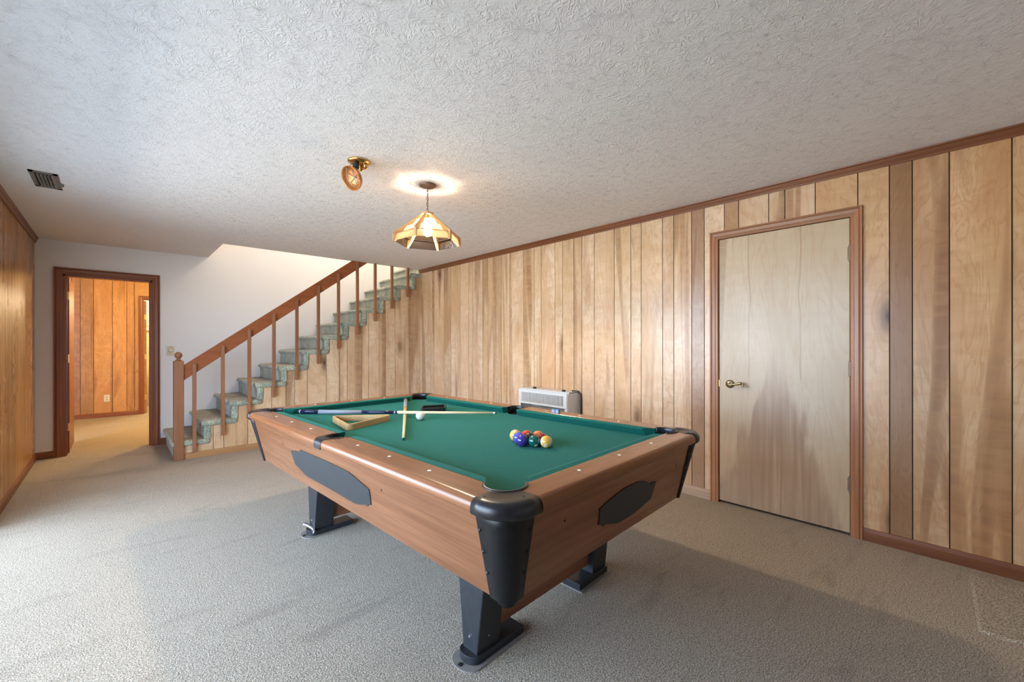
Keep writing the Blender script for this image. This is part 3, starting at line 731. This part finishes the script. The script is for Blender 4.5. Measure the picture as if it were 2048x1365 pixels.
# cushions
def cushion(name,A,Bp,nrm_,mi_a,mi_b):
    """A->Bp along the back line, nrm_ points to the table centre; mitres shorten the nose"""
    A=Vector(A);Bp=Vector(Bp);nv=Vector(nrm_);d=(Bp-A).normalized(); bm=B()
    prof=[(0,ZT-.002),(.030,ZT+.0005),(.043,ZT-.001),(.048,ZT-.005),(.048,ZT-.009),(.044,ZT-.016),(.034,BED+.001),(0,BED+.001)]
    L_=(Bp-A).length; rows=[]
    for t in [0,.012]+[.03+(L_-.06)*i/10 for i in range(11)]+[L_-.012,L_]:
        row=[]
        for q,z in prof:
            lo=mi_a*q/.048; hi=L_-mi_b*q/.048
            f=t/L_; pos=lo+(hi-lo)*f
            shrink=1.0
            if t==0 or t==L_: shrink=.93
            row.append((A.x+d.x*pos+nv.x*q*shrink,A.y+d.y*pos+nv.y*q*shrink,z))
        rows.append(row)
    grid(bm,rows,close_v=True,cap=True); return mk(name,bm,M['felt'],pt,bevel=0,smooth=False)
for su in (-1,1):
    for sw in (-1,1):
        cushion('cushion',(su*IU,sw*.060,0),(su*IU,sw*1.030,0),(-su,0,0),.010,.050)
for sw in (-1,1): cushion('cushion',(-.512,sw*IW,0),(.512,sw*IW,0),(0,-sw,0),.052,.052)
# bed with pocket cut-outs
out=[]
def bed_outline():
    e=.012; U,W=IU+e,IW+e; pts=[]
    q=[(-1,-1),(1,-1),(1,1),(-1,1)]
    r=.050
    for (su,sw) in q:
        cu,cw=su*(PCU+.036),sw*(PCW+.036)
        # intersections of circle with edges
        dw=math.sqrt(max(0,r*r-(U-PCU-.036)**2)) ; du=math.sqrt(max(0,r*r-(W-PCW-.036)**2))
        a=(su*U, sw*(PCW+.036-dw)); b=(su*(PCU+.036-du), sw*W)
        a0=math.atan2(a[1]-cw,a[0]-cu); b0=math.atan2(b[1]-cw,b[0]-cu)
        cen=math.atan2(-sw,-su)
        def span(s,t):
            d1=(s-cen+PI)%(2*PI)-PI; d2=(t-cen+PI)%(2*PI)-PI
            return [cen+d1+(d2-d1)*i/14 for i in range(15)]
        seq=span(a0,b0) if (su,sw) in ((1,-1),(-1,1)) else span(b0,a0)
        if (su,sw)==(-1,-1): seq=span(a0,b0)
        if (su,sw)==(1,-1): seq=span(b0,a0)
        if (su,sw)==(1,1): seq=span(a0,b0)
        if (su,sw)==(-1,1): seq=span(b0,a0)
        pts+=[(cu+r*math.cos(t),cw+r*math.sin(t)) for t in seq]
        if (su,sw) in ((1,-1),(-1,1)):
            s=su; hh=math.sqrt(SPR**2-(SPU-U)**2)-.004; ph=math.atan2(hh,SPU-U)
            sp=[(s*(SPU-SPR*.97*math.cos(t)),s*SPR*.97*math.sin(t)) for t in [-ph+2*ph*i/12 for i in range(13)]]
            pts+=sp
    return pts
bm=B(); prism(bm,bed_outline(),'z',BED-.02,BED); mk('bed_cloth',bm,M['felt'],pt)
bm=B(); box(bm,-.60,.60,-1.0,1.0,BED-.045,BED-.022); mk('slate',bm,M['blackm'],pt)
# pocket liners and cups
def liner(cu,cw,r,a0,a1,parent,h=.032):
    bm=B(); rows=[]
    for i in range(25):
        t=a0+(a1-a0)*i/24; c,s=math.cos(t),math.sin(t)
        rows.append([(cu+c*R_,cw+s*R_,z) for R_,z in ((r-.004,ZT-h-.01),(r-.004,ZT+.001),(r-.002,ZT+.004),(r+.003,ZT+.005),(r+.007,ZT+.003),(r+.008,ZT+.0005),(r+.003,ZT-h-.01))])
    grid(bm,rows,close_v=True,cap=True); return mk('pocket_liner',bm,M['blackp'],parent,smooth=True)
for su in (-1,1):
    for sw in (-1,1):
        cen=math.atan2(sw,su); liner(su*PCU,sw*PCW,PR,cen-1.75,cen+1.75,pt)
        bm=B(); lathe(bm,[(PR-.005,BED-.004),(PR-.008,.69),(.0001,.68)],(su*PCU,sw*PCW,0),20,cap=False); mk('pocket_cup',bm,M['dark'],pt,smooth=True)
    cen=0 if su>0 else PI; liner(su*SPU,0,SPR-.006,cen-1.55,cen+1.55,pt)
    bm=B(); lathe(bm,[(SPR-.010,BED-.004),(SPR-.016,.69),(.0001,.68)],(su*SPU,0,0),20,cap=False); mk('pocket_cup',bm,M['dark'],pt,smooth=True)
# side straps rolled over the rail
for su in (-1,1):
    bm=B(); rows=[]
    prof=[(SPU+SPR-.004,ZT+.0015,.052),(SPU+SPR+.006,ZT+.003,.046)]
    R=.0262
    prof+=[(RU+R*math.sin(t),ZT-.024+R*math.cos(t)+.0002,.038) for t in [PI/2*i/8 for i in range(9)]]+[(RU+.0262,ZT-.044,.036),(RU+.022,ZT-.046,.035)]
    for u,z,hw in prof: rows.append([(su*u,-hw,z),(su*u,hw,z)])
    inner=[(u-.004,z-.003,hw) for u,z,hw in prof]
    rows2=[[(su*u,-hw,z),(su*u,hw,z)] for u,z,hw in inner]
    grid(bm,rows+rows2[::-1],close_u=True)
    pl_=[(SPU+.0615*math.cos(t),.0615*math.sin(t)) for t in [math.radians(-68+136*i/14) for i in range(15)]]+[(.702,.038),(.702,-.038)]
    prism(bm,[(su*a,b) for a,b in pl_],'z',ZT-.001,ZT+.0028)
    for q in (-1,1):
        x0,x1=sorted((su*.600,su*.643)); y0,y1=sorted((q*.0545,q*.0668)); box(bm,x0,x1,y0,y1,BED+.002,ZT+.0015)
    mk('side_strap',bm,M['blackp'],pt,bevel=.0012)
# corner caps
def corner_path(off,rad,n=12):
    """outer boundary of the cap in the (+,+) quadrant from (u,CW) round to (CU,w)"""
    U,W=RU+.0255+off,RW+.0255+off
    p=[(U,CW,1,0)]
    a=[(U-rad+rad*math.cos(t),W-rad+rad*math.sin(t),math.cos(t),math.sin(t)) for t in [PI/2*i/n for i in range(n+1)]]
    return p+a+[(CU,W,0,1)]
for su in (-1,1):
    for sw in (-1,1):
        bm=B(); rows=[]
        path=corner_path(.001,.115); npth=len(path)
        for i,(u,w_,nx,ny) in enumerate(path):
            # matching point on the pocket rim
            t=i/(npth-1); ang=math.radians(10+70*t)
            ru,rw=PCU+(PR+.004)*math.cos(ang),PCW+(PR+.004)*math.sin(ang)
            if i==0: ru,rw=PCU+math.sqrt((PR+.004)**2-(CW-PCW)**2),CW
            if i==npth-1: ru,rw=CU,PCW+math.sqrt((PR+.004)**2-(CU-PCU)**2)
            R=.027; row=[(ru,rw,ZT+.0015)]
            # roll
            for s in range(9):
                th=PI/2*s/8; row.append((u-nx*R*(1-math.sin(th)),w_-ny*R*(1-math.sin(th)),ZT-.0252+R*math.cos(th)))
            row+=[(u,w_,ZT-.040),(u-nx*.005,w_-ny*.005,ZT-.0455),(u-nx*.026,w_-ny*.026,ZT-.046)]
            row.append((ru,rw,ZT-.03))
            rows.append([(su*a,sw*b,c) for a,b,c in row])
        grid(bm,rows,close_v=True,cap=True); cap=mk('corner_cap',bm,M['blackp'],pt,smooth=True)
        # screws on the cap
        for q in ((.690,1.118),(.610,1.200)):
            bm=B(); lathe(bm,[(.003,ZT+.001),(.003,ZT+.0028),(0,ZT+.003)],(su*q[0],sw*q[1],0),8); mk('screw',bm,M['dark'],cap)
# cabinet
TU,TW,TZ=.7024,1.2178,.736; BU,BW,BZ_=.635,1.158,.451
def cab(z): f=(TZ-z)/(TZ-BZ_); return TU+(BU-TU)*f, TW+(BW-TW)*f
for s in (-1,1):
    bm=B(); t=.02
    pts=[]
    V=[]
    for z in (TZ,BZ_):
        u,w_=cab(z); w_-=.052; V.append([(s*u,-w_,z),(s*u,w_,z),(s*(u-t),w_,z),(s*(u-t),-w_,z)])
    A=[bm.verts.new(p) for p in V[0]]; C=[bm.verts.new(p) for p in V[1]]
    bm.faces.new(A); bm.faces.new(C[::-1])
    for i in range(4): bm.faces.new((A[i],A[(i+1)%4],C[(i+1)%4],C[i]))
    mk('side_panel',bm,M['lam_w_shaded'],pt)
    bm=B(); V=[]
    for z in (TZ,BZ_):
        u,w_=cab(z); u-=.052; V.append([(-u,s*w_,z),(u,s*w_,z),(u,s*(w_-t),z),(-u,s*(w_-t),z)])
    A=[bm.verts.new(p) for p in V[0]]; C=[bm.verts.new(p) for p in V[1]]
    bm.faces.new(A); bm.faces.new(C[::-1])
    for i in range(4): bm.faces.new((A[i],A[(i+1)%4],C[(i+1)%4],C[i]))
    mk('end_panel',bm,M['lam_u'],pt)
bm=B(); box(bm,-BU+.022,BU-.022,-BW+.022,BW-.022,BZ_+.004,BZ_+.014); mk('cabinet_floor',bm,M['blackm'],pt)
# corner castings on the cabinet, tapering downwards
for su in (-1,1):
    for sw in (-1,1):
        bm=B(); rows=[]
        for k in range(9):
            z=TZ+.001-(TZ+.001-BZ_)*k/8; u,w_=cab(z); u+=.0035; w_+=.0035; f=k/8
            lw=.127+( .073-.127)*f; lu=.122+(.066-.122)*f; rad=.058-.010*f
            row=[(u-.006,w_-lw,z),(u,w_-lw,z)]
            row+=[(u-rad+rad*math.cos(t),w_-rad+rad*math.sin(t),z) for t in [PI/2*i/8 for i in range(9)]]
            row+=[(u-lu,w_,z),(u-lu,w_-.006,z)]
            rows.append([(su*a,sw*b,c) for a,b,c in row])
        # rounded lower lip
        u,w_=cab(BZ_); u+=.0035; w_+=.0035; rad=.048
        row=[(u-.006,w_-.070,BZ_-.001),(u-.002,w_-.070,BZ_-.003)]
        row+=[(u-rad+(rad-.003)*math.cos(t),w_-rad+(rad-.003)*math.sin(t),BZ_-.004-.014*math.sin(2*t)) for t in [PI/2*i/8 for i in range(9)]]
        row+=[(u-.064,w_-.002,BZ_-.003),(u-.064,w_-.006,BZ_-.001)]
        rows.append([(su*a,sw*b,c) for a,b,c in row])
        grid(bm,rows); cc_=mk('corner_casting',bm,M['blackc'],pt,smooth=True)
        md=cc_.modifiers.new('solid','SOLIDIFY'); md.thickness=.003; md.offset=0
        for z in (.675,.605,.535,.470):
            u,w_=cab(z); f=(TZ-z)/(TZ-BZ_)
            if z==.47: continue
            for ax in (0,1):
                bm=B()
                if ax==0: lathe(bm,[(0,u+.0075),(.0045,u+.007),(.006,u+.004)],(0,sw*(w_-(.117-.054*f)),z),12,'x')
                else: lathe(bm,[(0,w_+.0075),(.0045,w_+.007),(.006,w_+.004)],(su*(u-(.112-.056*f)),0,z),12,'y')
                if ax==0 and su<0: bmesh.ops.scale(bm,vec=(-1,1,1),verts=bm.verts[:])
                if ax==1 and sw<0: bmesh.ops.scale(bm,vec=(1,-1,1),verts=bm.verts[:])
                mk('screw',bm,M['screw'],cc_,smooth=True)
# decorative plates
long_pl=[(.487,.620),(.472,.632),(.450,.630),(.411,.641),(.375,.640),(.322,.661),(.041,.666),(-.074,.666),(-.240,.663),(-.309,.648),(-.405,.624),(-.400,.590),(-.389,.551),(-.372,.549),(-.352,.535),(-.325,.538),(-.294,.525),(-.233,.513),(.041,.516),(.200,.515),(.322,.514),(.383,.529),(.472,.552),(.476,.585)]
short_pl=[(-.197,.623),(-.188,.585),(-.185,.555),(-.165,.550),(-.150,.538),(-.127,.540),(-.074,.524),(-.028,.513),(.081,.512),(.149,.521),(.242,.538),(.250,.575),(.262,.612),(.232,.618),(.205,.614),(.177,.631),(.143,.643),(.084,.656),(-.029,.658),(-.092,.647),(-.150,.635)]
def plate(pts,kind,s,scr):
    bm=B(); A=[];C=[]
    def P(a,z,off):
        u,w_=cab(z); return (s*(u+off),a*(1 if s<0 else -1),z) if kind=='long' else (a*(1 if s<0 else -1),s*(w_+off),z)
    A=[bm.verts.new(P(a,z,.0003)) for a,z in pts]; C=[bm.verts.new(P(a,z,.004)) for a,z in pts]; n=len(pts)
    tess(bm,C,pts)
    for i in range(n): bm.faces.new((A[i],A[(i+1)%n],C[(i+1)%n],C[i]))
    o=mk('decorative_plate',bm,M['greyp'],pt,label='charcoal plate with notched outline')
    for a,z in scr:
        bm=B(); c=P(a,z,.004); lathe(bm,[(.004,-.0005),(.0035,.001),(0,.0012)],(0,0,0),8,'x' if kind=='long' else 'y')
        bmesh.ops.translate(bm,verts=bm.verts[:],vec=c); mk('screw',bm,M['dark'],o)
for s in (-1,1):
    plate(long_pl,'long',s,[(.12,.657),(.0,.527),(-.385,.60)]); plate(short_pl,'short',s,[(.03,.645),(.03,.522)])
for s in (-1,1):   # screws on the cabinet faces
    for a in (.605,-.512):
        u,w_=cab(.648); bm=B(); lathe(bm,[(.005,-.001),(.004,.0015),(0,.002)],(s*u,a,.648),10,'x'); mk('screw',bm,M['dark'],pt)
    for a in (-.411,.459):
        bm=B(); lathe(bm,[(.005,-.001),(.004,.0015),(0,.002)],(a,s*cab(.645)[1],.645),10,'y'); mk('screw',bm,M['dark'],pt)
# sights
for s in (-1,1):
    for w_ in (.817,.551,.276,-.252,-.519,-.789):
        bm=B(); lathe(bm,[(.0075,ZT-.0005),(.007,ZT+.0009),(0,ZT+.0010)],(s*.651,w_,0),16); mk('sight',bm,M['sight'],pt)
    for u in (-.284,-.005,.274):
        bm=B(); lathe(bm,[(.0075,ZT-.0005),(.007,ZT+.0009),(0,ZT+.0010)],(u,s*1.167,0),16); mk('sight',bm,M['sight'],pt)
# pedestals
for sw in (-1,1):
    bm=B(); box(bm,-.34,.34,sw*.775-.018,sw*.775+.018,.075,BZ_); mk('pedestal_board',bm,M['lam_u'],pt)
    for su in (-1,1):
        bm=B(); rows=[]
        for z,h0,h1,o0 in ((.020,.040,.040,.457),(.30,.074,.070,.453),(BZ_-.001,.092,.086,.450)):
            c=sw*.778; rows.append([(su*o0,c-h0,z),(su*o0,c+h0,z),(su*.335,c+h0,z),(su*.335,c-h0,z)])
        grid(bm,rows,close_v=True,cap=True); lg_=mk('leg',bm,M['blackm'],pt,bevel=.006,seg=3)
        for q in ((0,),):
            bm=B(); lathe(bm,[(.006,-.001),(.005,.003),(0,.004)],(0,0,0),10,'x'); 
            if su<0: bmesh.ops.scale(bm,vec=(-1,1,1),verts=bm.verts[:])
            bmesh.ops.translate(bm,verts=bm.verts[:],vec=(su*.457,sw*.778,.09)); mk('bolt',bm,M['bscrew'],lg_)
            bm=B(); lathe(bm,[(.006,-.001),(.005,.003),(0,.004)],(0,0,0),10,'y')
            if sw<0: bmesh.ops.scale(bm,vec=(1,-1,1),verts=bm.verts[:])
            bmesh.ops.translate(bm,verts=bm.verts[:],vec=(su*.40,sw*(.778+.045),.09)); mk('bolt',bm,M['bscrew'],lg_)
        # boat-shaped foot
        def boat(hw,u0,u1,n=12):
            return [(u0,-hw)]+[(u1-hw*.75+hw*.75*math.sin(t),-hw*math.cos(t)) for t in [PI*i/n for i in range(n+1)]]+[(u0,hw)]
        bm=B(); prism(bm,[(su*a,sw*.778+b) for a,b in boat(.052,.205,.488)],'z',.006,.036); mk('foot',bm,M['blackm'],pt,bevel=.006,seg=3)
        bm=B(); prism(bm,[(su*a,sw*.778+b) for a,b in boat(.068,.200,.520)],'z',.0,.0055); fp=mk('foot_plate',bm,M['pad'],pt,label='thin grey plate under the foot')
        bm=B(); lathe(bm,[(.010,.005),(.009,.009),(0,.010)],(su*.504,sw*.778,0),12); mk('screw',bm,M['dark'],fp)
        if su<0 and sw>0:
            bm=B(); rows=[]
            for i in range(9):
                a=i/8; rows.append([(-.500+.020*a+.02*math.sin(a*PI),.81-.11*a,.030+.030*(1-a)**2+.004),(-.485+.020*a+.02*math.sin(a*PI),.81-.11*a,.046+.030*(1-a)**2)])
            grid(bm,rows); q=mk('loose_trim_strip',bm,M['bscrew'],pt,smooth=True,label='curled loose metal strip'); md=q.modifiers.new('s','SOLIDIFY'); md.thickness=.002

# ------------------------------------------------------------ on the table (all top level)
cy_,sy_=math.cos(YAW),math.sin(YAW)
def G(u,w_,z=0): return Vector((OX+cy_*u-sy_*w_,OY+sy_*u+cy_*w_,z))
BR=.0286
def ballmat(name,col,stripe=False):
    m=N(name); p=m.co(); se=m.n('ShaderNodeSeparateXYZ'); m.l(p,se.inputs[0])
    base=(*col,1)
    if stripe:
        f=m.math('LESS_THAN',m.math('ABSOLUTE',se.outputs[0]),.0165); c=m.mix(f,(.78,.72,.55),col)
    else: c=m.mix(0.0,col,col)
    # numbered spot on +z
    r=m.math('SQRT',m.math('ADD',m.math('MULTIPLY',se.outputs[0],se.outputs[0]),m.math('MULTIPLY',se.outputs[1],se.outputs[1])))
    spot=m.math('MULTIPLY',m.math('LESS_THAN',r,.0085),m.math('GREATER_THAN',se.outputs[2],0))
    c=m.mix(spot,c,(.80,.76,.62))
    return m.out(c,.07,Coat_Weight=.5,Coat_Roughness=.03)
def textmesh(s,size):
    cu=bpy.data.curves.new('t','FONT'); cu.body=s; cu.size=size; cu.align_x='CENTER'; cu.align_y='CENTER'; cu.extrude=.0001
    ob=bpy.data.objects.new('t',cu); COL.objects.link(ob); dg=bpy.context.evaluated_depsgraph_get()
    me=bpy.data.meshes.new_from_object(ob.evaluated_get(dg)); bpy.data.objects.remove(ob); return me
a0=(.0075,-.7805); ea=(-.0287,.0497); eb=(.0287,.0497)
CAMP=Vector((0,0,HC))
spec=[ # name colour, stripe, (i,j), number, colour word, label, direction of spot in (view-right, up, toward viewer)
 ((.85,.42,.05),True,(0,0),'9','yellow striped pool ball with white sides at the near right of the cluster',(-.1,-.62,.78)),
 ((.005,.10,.075),False,(1,0),'6','dark green pool ball at the near point, left of the striped one',(.30,-.72,.62)),
 ((.045,.028,.22),False,(2,0),'4','indigo pool ball at the near left of the cluster',(.3,.2,-.9)),
 ((.09,.09,.48),False,(2,1),'2','blue pool ball between the indigo and the yellow ones',(-.3,-.5,-.8)),
 ((.90,.52,.10),False,(2,2),'1','plain yellow pool ball at the far left of the cluster',(-.15,.72,.66)),
 ((.70,.06,.03),False,(1,2),'3','bright red pool ball at the back of the cluster beside the yellow one',(.4,.1,-.9)),
 ((.008,.008,.008),False,(1,1),'8','black pool ball in the middle of the cluster',(.1,-.3,-.9)),
 ((.86,.20,.07),False,(0,2),'5','orange pool ball at the far right of the cluster',(0,.1,-1)),
 ((.27,.022,.018),False,(0,1),'7','maroon pool ball behind the striped yellow one',(0,.3,-.9))]
for col,stp,(i,j),num,lab,dv in spec:
    c=G(a0[0]+ea[0]*i+eb[0]*j,a0[1]+ea[1]*i+eb[1]*j,BED+BR+.0002)
    bm=B(); bmesh.ops.create_uvsphere(bm,u_segments=36,v_segments=20,radius=BR)
    o=mk('pool_ball',bm,ballmat('ball_'+num,col,stp),None,smooth=True,label=lab,cat='ball',group='racked pool balls')
    tv=(CAMP-c).normalized(); ri=Vector((0,0,1)).cross(tv).normalized(); upv=tv.cross(ri)
    zd=(ri*dv[0]+upv*dv[1]+tv*dv[2]).normalized(); xd=(ri-zd*ri.dot(zd)).normalized(); yd=zd.cross(xd)
    o.matrix_world=Matrix(((xd.x,yd.x,zd.x,c.x),(xd.y,yd.y,zd.y,c.y),(xd.z,yd.z,zd.z,c.z),(0,0,0,1)))
    me=textmesh(num,.011); q=bpy.data.objects.new('number',me); COL.objects.link(q); me.materials.append(M['dark']); q.parent=o; q.location=(0,0,BR+.00005)
c=G(.011,.252,BED+BR+.0002); bm=B(); bmesh.ops.create_uvsphere(bm,u_segments=36,v_segments=20,radius=BR)
o=mk('cue_ball',bm,M['ivory'],None,smooth=True,label='white cue ball beside the crossed cues',cat='ball'); o.location=c

def cue(name,A,Bp,label,segs):
    A=Vector(A);Bp=Vector(Bp); L_=(Bp-A).length; o=empty(name,A,0,label,'cue stick','cue sticks on the cloth')
    d=(Bp-A).normalized(); o.rotation_mode='QUATERNION'; o.rotation_quaternion=Vector((1,0,0)).rotation_difference(d)
    def R(t): return .0148-(.0148-.0064)*min(1,max(0,(t/L_)))
    for nm,a,b,mat in segs:
        bm=B(); a*=L_;b*=L_; tube(bm,[(a,0,0),((a+b)/2,0,0),(b,0,0)],[R(a)+(.0004 if nm=='wrap' else 0),R((a+b)/2)+(.0004 if nm=='wrap' else 0),R(b)+(.0004 if nm=='wrap' else 0)],16); mk(nm,bm,M[mat],o,smooth=False if 0 else True)
    return o
cue('pool_cue',G(-.431,1.072,.7502),G(.355,-.087,.778),'long dark-butted pool cue lying across the other one',
 [('bumper',0,.008,'blackp'),('ring',.008,.013,'cuering'),('butt',.013,.11,'cueblue'),('wrap',.11,.34,'wrap'),('forearm',.34,.505,'cueblue'),('ring',.505,.509,'cuering'),('joint',.509,.521,'cueblue'),('ring',.521,.525,'cuering'),('shaft',.525,.985,'ashwood'),('ferrule',.985,.995,'ivory'),('tip',.995,1.0,'felt')])
cue('pool_cue',G(.407,1.058,.7502),G(-.369,-.165,.7424),'pale pool cue with grey wrapped butt, tip pointing at the side rail',
 [('wrap',0,.28,'wrap'),('forearm',.28,.45,'rackwood'),('shaft',.45,.985,'ashwood'),('ferrule',.985,.995,'ivory'),('tip',.995,1.0,'felt')])

def frame_rack(name,corners,h,t,rc,mat,label,cat,cornermat=None,closed_n=6):
    """rounded polygon ring; corners are (u,w) local to the table"""
    def rounded(off):
        n=len(corners); pts=[]; cx=sum(p[0] for p in corners)/n; cyy=sum(p[1] for p in corners)/n
        for i in range(n):
            P0=Vector(corners[i]); A=(Vector(corners[i-1])-P0).normalized(); C=(Vector(corners[(i+1)%n])-P0).normalized()
            bis=(A+C).normalized(); half=math.acos(max(-1,min(1,A.dot(C))))/2
            P1=P0+bis*(off/math.sin(half)); r=max(.002,rc-off); tl=r/math.tan(half)
            ctr=P1+bis*(r/math.sin(half)); s=P1+A*tl; e=P1+C*tl
            a0_=math.atan2((s-ctr).y,(s-ctr).x); a1_=math.atan2((e-ctr).y,(e-ctr).x); dd=(a1_-a0_+PI)%(2*PI)-PI
            pts+=[(ctr.x+r*math.cos(a0_+dd*k/closed_n),ctr.y+r*math.sin(a0_+dd*k/closed_n)) for k in range(closed_n+1)]
        return pts
    out_,inn=rounded(0),rounded(t); bm=B(); n=len(out_)
    cu=sum(p[0] for p in corners)/len(corners); cw=sum(p[1] for p in corners)/len(corners)
    rows=[[(out_[i][0]-cu,out_[i][1]-cw,0),(out_[i][0]-cu,out_[i][1]-cw,h),(inn[i][0]-cu,inn[i][1]-cw,h),(inn[i][0]-cu,inn[i][1]-cw,0)] for i in range(n)]
    grid(bm,rows,close_u=True,close_v=True); o=mk(name,bm,mat,None,bevel=.0015,label=label,cat=cat)
    o.location=G(cu,cw,BED+.0003); o.rotation_euler=(0,0,YAW); return o
tc=Vector((-.322,.420)); 
frame_rack('triangle_rack',[(tc.x+.222*math.cos(math.radians(a)),tc.y+.222*math.sin(math.radians(a))) for a in (-10,110,230)],.036,.013,.028,M['rackwood'],'light wooden triangle ball rack lying on the cloth in front of the cues','rack')
frame_rack('diamond_rack',[(.150,.455),(.235,.565),(.402,.495),(.290,.365)],.038,.010,.014,M['blackp'],'black plastic diamond ball rack lying behind the pale cue shaft','rack')
for q,lab in ((.0,'left one of the two blue chalk cubes on the far rail'),(-.030,'right one of the two blue chalk cubes on the far rail')):
    o=empty('chalk_cube',G(.640,-.328+q,ZT+.0003),YAW+.1,lab,'chalk','chalk cubes on the far rail')
    bm=B(); box(bm,-.0115,.0115,-.0115,.0115,0,.019); mk('paper_wrap',bm,M['cuering'] if 0 else plain('chalk_paper',(.30,.36,.48),.6),o,bevel=.001)
    bm=B(); box(bm,-.0112,.0112,-.0112,.0112,.019,.023); mk('chalk_block',bm,M['chalk'],o,bevel=.001)
